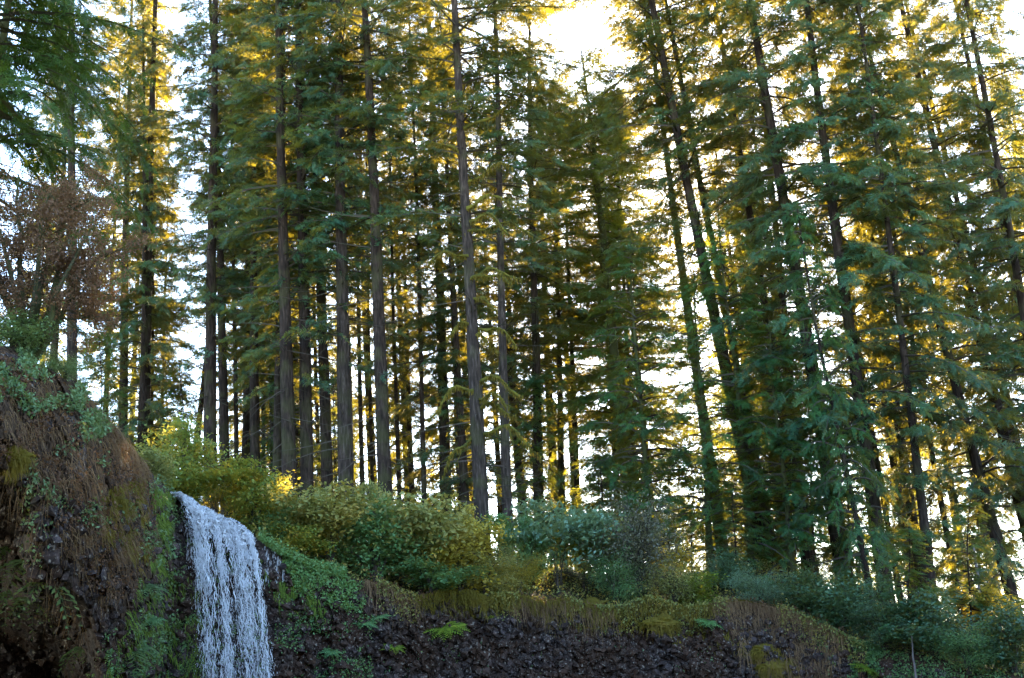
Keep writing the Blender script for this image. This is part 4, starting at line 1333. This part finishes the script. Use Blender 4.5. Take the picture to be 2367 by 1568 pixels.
# moss cushions
CUSH = [(1175, 1352, 0.42, 'rounded ochre moss cushion at the rim below the slimmer mossy fir'), (1370, 1372, 0.38, 'ochre moss cushion on the rim right of the blue green maple'), (1230, 1372, 0.26, 'small moss cushion between the two large ones on the rim'),
        (1525, 1440, 0.34, 'hanging moss cushion below the grey twiggy shrub'), (1545, 1455, 0.24, 'lower hanging moss cushion right below the grey twiggy shrub'), (1790, 1540, 0.34, 'moss cushion on the wall at the lower right'),
        (1760, 1500, 0.26, 'small moss cushion above the one at the lower right wall'), (262, 1165, 0.20, 'moss lump near the top of the left bulge'), (20, 1060, 0.28, 'dark moss lump at the left edge of the cliff'), (1090, 1372, 0.3, 'moss cushion under the bright yellow shrub')]
for k, (px, py, R_, lab) in enumerate(CUSH):
    i = cliff_idx(px, max(py, np.interp(px, RPX, [b for a, b, c in RIM]) + 8))[0]
    c = CL[i]
    r = np.random.default_rng(400 + k)
    th, ph = np.meshgrid(np.linspace(0.05, 3.09, 14), np.linspace(0, 2 * math.pi, 20, endpoint=False), indexing='ij')
    d = np.stack([np.sin(th) * np.cos(ph), np.sin(th) * np.sin(ph), np.cos(th)], -1).reshape(-1, 3)
    V = d * R_ * (1 + 0.9 * fbm(d * 2 + k * 3, 1.4, 4, 50))[:, None] * np.array([1.3, 0.45, 0.6])
    a_, b2_ = np.meshgrid(np.arange(13), np.arange(20), indexing='ij')
    Q = np.stack([a_ * 20 + b2_, (a_ + 1) * 20 + b2_, (a_ + 1) * 20 + (b2_ + 1) % 20, a_ * 20 + (b2_ + 1) % 20], -1).reshape(-1, 4)
    g = Geo()
    g.add(V, Q, 0, 0.4)
    pick = r.integers(0, len(V), 900)
    blades(g, V[pick] + r.normal(size=(900, 3)) * 0.02, d[pick], 0.17, 0.008, r, 1.0, 0.8)
    o = link('moss_cushion', g.mesh('moss_cushion', [M['moss_blade']]), None, lab, 'moss', 'moss cushions')
    o.location = c + CN[i] * 0.05

# ferns
def frond_mesh(seed, L, hang):
    r = np.random.default_rng(seed)
    g = Geo()
    t = np.linspace(0, 1, 10)
    X_, Z__ = np.array([1., 0, 0]), np.array([0, 0, 1.])
    pts = (t * L)[:, None] * X_ + (L * (0.45 * t - hang * 1.1 * t ** 2))[:, None] * Z__
    v, q = tube(pts, 0.006 * (1 - 0.7 * t), 3)
    g.add(v, q, 0, 0.2)
    for k in range(1, 10):
        for sg in (-1, 1):
            w = L * 0.27 * math.sin(math.pi * (0.15 + 0.8 * t[k])) * r.uniform(0.8, 1.2)
            tip = pts[k] + np.array([0.4 * w, sg * w, -0.25 * w])
            q_ = X_ * L * 0.05
            g.add([pts[k] - q_, (pts[k] + tip) / 2 - q_, tip, (pts[k] + tip) / 2 + q_], [[0, 1, 2, 3]], 0, r.random())
    return g.mesh('frond', [M['leaf_fern']])


FROND = {v: [frond_mesh(60 + v * 5 + k, L * f, h) for k, f in enumerate((0.75, 1.0, 1.2))] for v, (L, h) in enumerate(((0.55, 0.5), (0.5, 0.5), (0.7, 0.9), (0.8, 1.3)))}
NFR = (11, 14, 9, 7)
FE = [(1020, 1455, 1.15, 1, 'leaf_fern', 'largest bright lime fern clump growing on the dark rock wall'), (1042, 1448, 0.8, 0, 'leaf_fern', 'lime fern touching the right side of the largest clump'),
      (908, 1492, 0.75, 1, 'leaf_fern', 'small lime fern left of and below the largest clump'), (1125, 1420, 0.6, 0, 'leaf_fern', 'small lime fern right of and above the largest clump'),
      (1640, 1440, 0.8, 1, 'cress', 'pale green plant tuft on the grassy wall below the bright undergrowth'), (345, 1430, 0.7, 1, 'leaf_green', 'green fern left of the waterfall halfway down'),
      (335, 1355, 0.7, 2, 'fern_dark', 'dark fern on the rock left of the falls'), (840, 1440, 0.7, 0, 'leaf_green', 'green fern on the wall under the large mixed green shrub'), (875, 1420, 0.6, 0, 'leaf_green', 'green fern just right of the one under the mixed green shrub'),
      (770, 1510, 0.6, 1, 'leaf_green', 'lone small fern on the wall right of the falls near the bottom'), (2010, 1545, 0.9, 0, 'leaf_fern', 'lime green fern at the bottom right of the rock wall'),
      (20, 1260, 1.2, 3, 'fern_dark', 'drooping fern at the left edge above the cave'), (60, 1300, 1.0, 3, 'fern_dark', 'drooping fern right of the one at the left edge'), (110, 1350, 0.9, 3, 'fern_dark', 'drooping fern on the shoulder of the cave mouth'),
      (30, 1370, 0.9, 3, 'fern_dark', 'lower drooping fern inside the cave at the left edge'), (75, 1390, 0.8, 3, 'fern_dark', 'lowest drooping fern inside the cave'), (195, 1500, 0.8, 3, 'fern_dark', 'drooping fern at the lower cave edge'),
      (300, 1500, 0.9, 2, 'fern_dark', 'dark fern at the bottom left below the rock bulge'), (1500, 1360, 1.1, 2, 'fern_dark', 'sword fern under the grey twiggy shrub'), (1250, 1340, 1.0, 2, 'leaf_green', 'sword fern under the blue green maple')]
for k, (px, py, sc_, v, mt, lab) in enumerate(FE):
    i = cliff_idx(px, py)[0]
    if py < np.interp(px, RPX, [b for a, b, c in RIM]):
        loc = ground_at(px, py)
    else:
        loc = Vector(CL[i] + CN[i] * 0.05)
    o = link('fern', None, None, lab, 'fern', 'ferns on the wall and rim')
    o.location = loc
    o.scale = (sc_, sc_, sc_)
    o.rotation_euler = (0.5, 0, k * 1.1 % 0.8)
    for j in range(NFR[v]):
        f = link('frond', FROND[v][j % 3], o)
        f.rotation_euler = (0, 0, j * 2.4 + k)
        f.material_slots[0].link = 'OBJECT'
        f.material_slots[0].material = M[mt]

# fallen log and bare snags
def stick(name, pts, r0, mat, label, cat):
    t = np.linspace(0, 1, 9)
    P = np.array([[np.interp(x, np.linspace(0, 1, len(pts)), [q[c] for q in pts]) for c in range(3)] for x in t])
    o = Vector(P[0])
    P = P - P[0]
    P += np.cumsum(np.random.default_rng(len(label)).normal(size=P.shape) * r0 * 0.25, 0)
    g = Geo()
    v, q = tube(P, r0 * (1 - 0.55 * t), 8)
    g.add(v, q, 0, 0.5)
    ob = link(name, g.mesh(name, [M[mat]], True), None, label, cat)
    ob.location = o
    return ob


a, b_ = ground_at(1578, 1345), ground_at(1655, 1352)
stick('fallen_log', [a + Vector((0, 0, .05)), b_ + Vector((0, 0, .08))], 0.075, 'bark_grey', 'short grey fallen log on the rim below the golden saplings', 'log')
p0 = Vector(CL[cliff_idx(2108, 1568)[0]])
stick('dead_snag', [p0 + Vector((0, -0.3, -0.2)), at(2109, 1520, p0.y - 0.4), at(2104, 1470, p0.y - 0.5)], 0.035, 'dead_twig', 'thin pale bare snag standing at the bottom right', 'snag')
p0 = ground_at(2272, 1450)
stick('dead_snag', [p0, at(2264, 1360, p0.y), at(2256, 1270, p0.y)], 0.07, 'dead_twig', 'pale straight bare stem beside the golden backlit bush', 'snag')
p0 = ground_at(870, 1310)
stick('dead_branch', [at(905, 1335, p0.y - 1.0), at(870, 1318, p0.y - 1.2), at(862, 1290, p0.y - 1.1)], 0.035, 'dead_twig', 'pale bare bent branch poking out of the olive shrubs', 'branch')

# ------------------------------------------------------------------ waterfall
rw = np.random.default_rng(77)
fall = link('waterfall', None, None, 'white waterfall pouring over the mossy basalt rim at lower left', 'waterfall', None, 'structure')
LIP = np.array([[405, 1136], [440, 1152], [480, 1174], [520, 1196], [560, 1216], [580, 1228]], dtype=float)
LIP = np.stack([np.interp(np.linspace(0, 5, 21), range(6), LIP[:, c]) for c in range(2)], 1)
LIP[:, 1] += 7 * fbm(np.stack([LIP[:, 0] * 0.05, 0 * LIP[:, 0], 0 * LIP[:, 0]], 1), 1.0, 3, 86) + 4
LIP3 = np.array([at(a, b_, 31.9 + 0.025 * i) for i, (a, b_) in enumerate(LIP)])
GV = 9.81


def flow(u, t, jx, jy):
    """position of water that leaves the rim at u, t seconds after leaving it (t<0: still on the rock)"""
    k = u * 20
    base = np.stack([np.interp(k, np.arange(21), LIP3[:, c]) for c in range(3)], 1)
    vx = 0.70 + 0.30 * (1 - u) + jx
    vy = -(0.75 + jy)
    tp = np.maximum(t, 0)
    tn = np.minimum(t, 0)
    x = base[:, 0] + vx * t * np.where(t < 0, 1.6, 1.0)
    y = base[:, 1] + vy * tp + 1.3 * (-tn)
    z = base[:, 2] - 0.5 * GV * tp ** 2 + 0.30 * (-tn) - 0.30 * tp
    vel = np.stack([vx + 0 * t, vy + 0 * t, -GV * tp - 0.25], 1)
    return np.stack([x, y, z], 1), unit(vel)


def droplets(g, pos, vel, ln, w, mat=0):
    n = len(pos)
    A = unit(np.cross(vel, rw.normal(size=(n, 3))))
    B = np.cross(vel, A)
    mid = pos + vel * (ln * 0.35)[:, None]
    ring = [mid + w[:, None] * (math.cos(q) * A + math.sin(q) * B) for q in (0, 2.094, 4.189)]
    tip0, tip1 = pos - vel * (ln * 0.5)[:, None], pos + vel * (ln * 0.6)[:, None]
    V = np.stack([tip0, ring[0], ring[1], ring[2], tip1], 1)
    Q = np.array([[0, 1, 4, 2], [0, 2, 4, 3], [0, 3, 4, 1]])
    g.add(V.reshape(-1, 3), (Q[None] + (np.arange(n) * 5)[:, None, None]).reshape(-1, 4), mat, 0.5)


def edge_w(u): return sstep(0.0, 0.16, u) * sstep(1.0, 0.92, u)


JX = lambda u, n: rw.normal(size=n) * 0.07 + 0.10 * np.sin(u * 23) + 0.05 * np.sin(u * 61)
JY = lambda u, n: rw.normal(size=n) * 0.14 + 0.15 * np.sin(u * 31)
# threads of falling water, each following its own path
g = Geo()
n = 5600
u = rw.random(n)
u = u[rw.random(n) < edge_w(u) * np.clip(0.55 + 0.8 * fbm(np.stack([u * 14, 0 * u, 0 * u], 1), 1.0, 3, 70), 0.08, 1)]
n = len(u)
t0 = rw.random(n) ** 1.5 * 1.1 - 0.12
dur = rw.uniform(0.012, 0.05, n) * (1.6 - 0.9 * np.clip(t0, 0, 1))
jx, jy = JX(u, n), JY(u, n)
wid = rw.uniform(0.005, 0.016, n) * np.where(rw.random(n) < 0.15, 1.7, 1.0) * (1.15 - 0.5 * np.clip(t0, 0, 1))
ph = rw.uniform(0, 6.28, n)
SEG = 6
rings = []
for i in range(SEG + 1):
    k = i / SEG
    pos, vel = flow(u, t0 + dur * k, jx, jy)
    pos = pos + 0.018 * np.stack([np.sin(ph + k * 5), np.cos(ph * 2 + k * 4), np.sin(ph * 3 + k * 6)], 1)
    A_ = unit(np.cross(vel, np.stack([np.cos(ph), np.sin(ph), 0 * ph], 1)))
    B_ = np.cross(vel, A_)
    w = wid * (math.sin(math.pi * (0.06 + 0.88 * k)) ** 0.7) * (0.7 + 0.5 * np.abs(np.sin(ph + k * 11)))
    rings.append(np.stack([pos + w[:, None] * (math.cos(q) * A_ + math.sin(q) * B_) for q in (0, 2.094, 4.189)], 1))
V = np.stack(rings, 1).reshape(n, -1, 3)
Q = np.array([[3 * i + j, 3 * i + (j + 1) % 3, 3 * i + 3 + (j + 1) % 3, 3 * i + 3 + j] for i in range(SEG) for j in range(3)])
g.add(V.reshape(-1, 3), (Q[None] + (np.arange(n) * 3 * (SEG + 1))[:, None, None]).reshape(-1, 4), 0, 0.5)
link('water_thread', g.mesh('water_thread', [M['water']], True), fall, kind='stuff')

# drops and spray between the threads
g = Geo()
N = 190000
u = rw.random(N) * 1.06 - 0.03
t = rw.random(N) ** 0.7 * 1.12 - 0.05
un = np.stack([u * 2.2, t * 1.2, 0 * u], 1)
streak = fbm(un * np.array([4, 0.8, 1]), 2.2, 3, 70)
cl = fbm(un * np.array([7, 6, 1]) + np.stack([3 * t, 5 + 4 * u, 0 * t], 1), 2.0, 4, 71)
prob = sstep(-0.03, 0.12, u) * sstep(1.03, 0.9, u) * np.clip(0.28 + 0.55 * streak + 1.5 * cl, 0.0, 1) * 0.6 * (1 - 0.5 * sstep(0.3, 1.0, t))
keep = rw.random(N) < prob
u, t = u[keep], t[keep]
pos, vel = flow(np.clip(u, 0, 1), t, JX(u, len(u)) * 1.5 + (u - np.clip(u, 0, 1)) * 2, JY(u, len(u)) * 1.3)
pos += rw.normal(size=pos.shape) * 0.02
droplets(g, pos, vel, 0.018 + 0.05 * rw.random(len(u)) ** 2, 0.003 + 0.0075 * rw.random(len(u)) ** 2.5)
link('falling_spray', g.mesh('falling_spray', [M['water']]), fall, kind='stuff')

# skin of white water sliding over the rounded rim
g = Geo()
nu, ntt = 190, 120
U, T = np.meshgrid(np.linspace(0.0, 1.0, nu), np.linspace(-0.75, 0.40, ntt), indexing='ij')
uu, tt = U.ravel(), T.ravel()
w3 = np.stack([uu * 3, tt * 2, 0 * uu], 1)
pos, vel = flow(uu, tt, 0.10 * fbm(w3, 5, 2, 80), 0.05 + 0.25 * fbm(w3 * np.array([4, 1, 1]), 3, 3, 81))
pos[:, 2] += 0.10 * fbm(np.stack([uu * 9, tt * 5, 0 * uu], 1), 1.2, 3, 84) * sstep(0.3, -0.1, tt)
pos += 0.028 * rw.normal(size=pos.shape)
qi = (np.arange(nu - 1)[:, None] * ntt + np.arange(ntt - 1)[None, :])
q = np.stack([qi, qi + 1, qi + ntt + 1, qi + ntt], -1).reshape(-1, 4)
hole = fbm(np.stack([uu * 26, tt * 5, 0 * uu], 1), 1.3, 4, 82) + 0.5 * fbm(np.stack([uu * 60, tt * 26, 0 * uu], 1), 1, 2, 83)
lim = 0.40 - 1.9 * np.clip(tt - 0.02, 0, 1) - 0.9 * (1 - edge_w(uu)) - 0.5 * sstep(-0.45, -0.75, tt)
ok = (hole < lim)[q[:, 0]]
g.add(pos, q[ok], 0, 0.5)
link('water_sheet', g.mesh('water_sheet', [M['water']], True), fall)

# thin side trickles that cling to the rock
for (px, py0, py1, n) in ((432, 1190, 1330, 2), (446, 1200, 1420, 3), (424, 1180, 1290, 1), (614, 1262, 1345, 1), (634, 1275, 1380, 2), (645, 1288, 1345, 1)):
    g = Geo()
    m = n * 60
    k = rw.random(m) ** 0.8
    qx = px + 2.0 * np.sin(k * 7 + px) + rw.normal(size=m) * 1.0 + 8 * k
    pos, _n = on_wall(np.stack([qx, py0 + (py1 - py0) * k], 1), 0.05)
    droplets(g, pos + rw.normal(size=(m, 3)) * 0.012, np.tile([0.03, -0.05, -1.0], (m, 1)), rw.uniform(0.04, 0.16, m), rw.uniform(0.0025, 0.007, m))
    link('trickle', g.mesh('trickle', [M['water']]), fall)
# stream feeding the falls
su = np.linspace(0, 1, 14)
A = np.array([LIP3[0] + (LIP3[-1] - LIP3[0]) * k for k in su])
rows = []
for e in np.linspace(0.2, 14, 16):
    r_ = A + np.array([-0.35 * e, e, 0])
    r_[:, 2] = np.minimum(ground_z(r_[:, 0], r_[:, 1]) + 0.03, A[:, 2] - 0.16)
    rows.append(r_)
V = np.stack(rows).reshape(-1, 3)
qi = (np.arange(15)[:, None] * 14 + np.arange(13)[None, :])
link('stream', mesh_np('stream', V, np.stack([qi, qi + 1, qi + 15, qi + 14], -1).reshape(-1, 4), mats=[M['pool']], smooth=True), kind='structure')
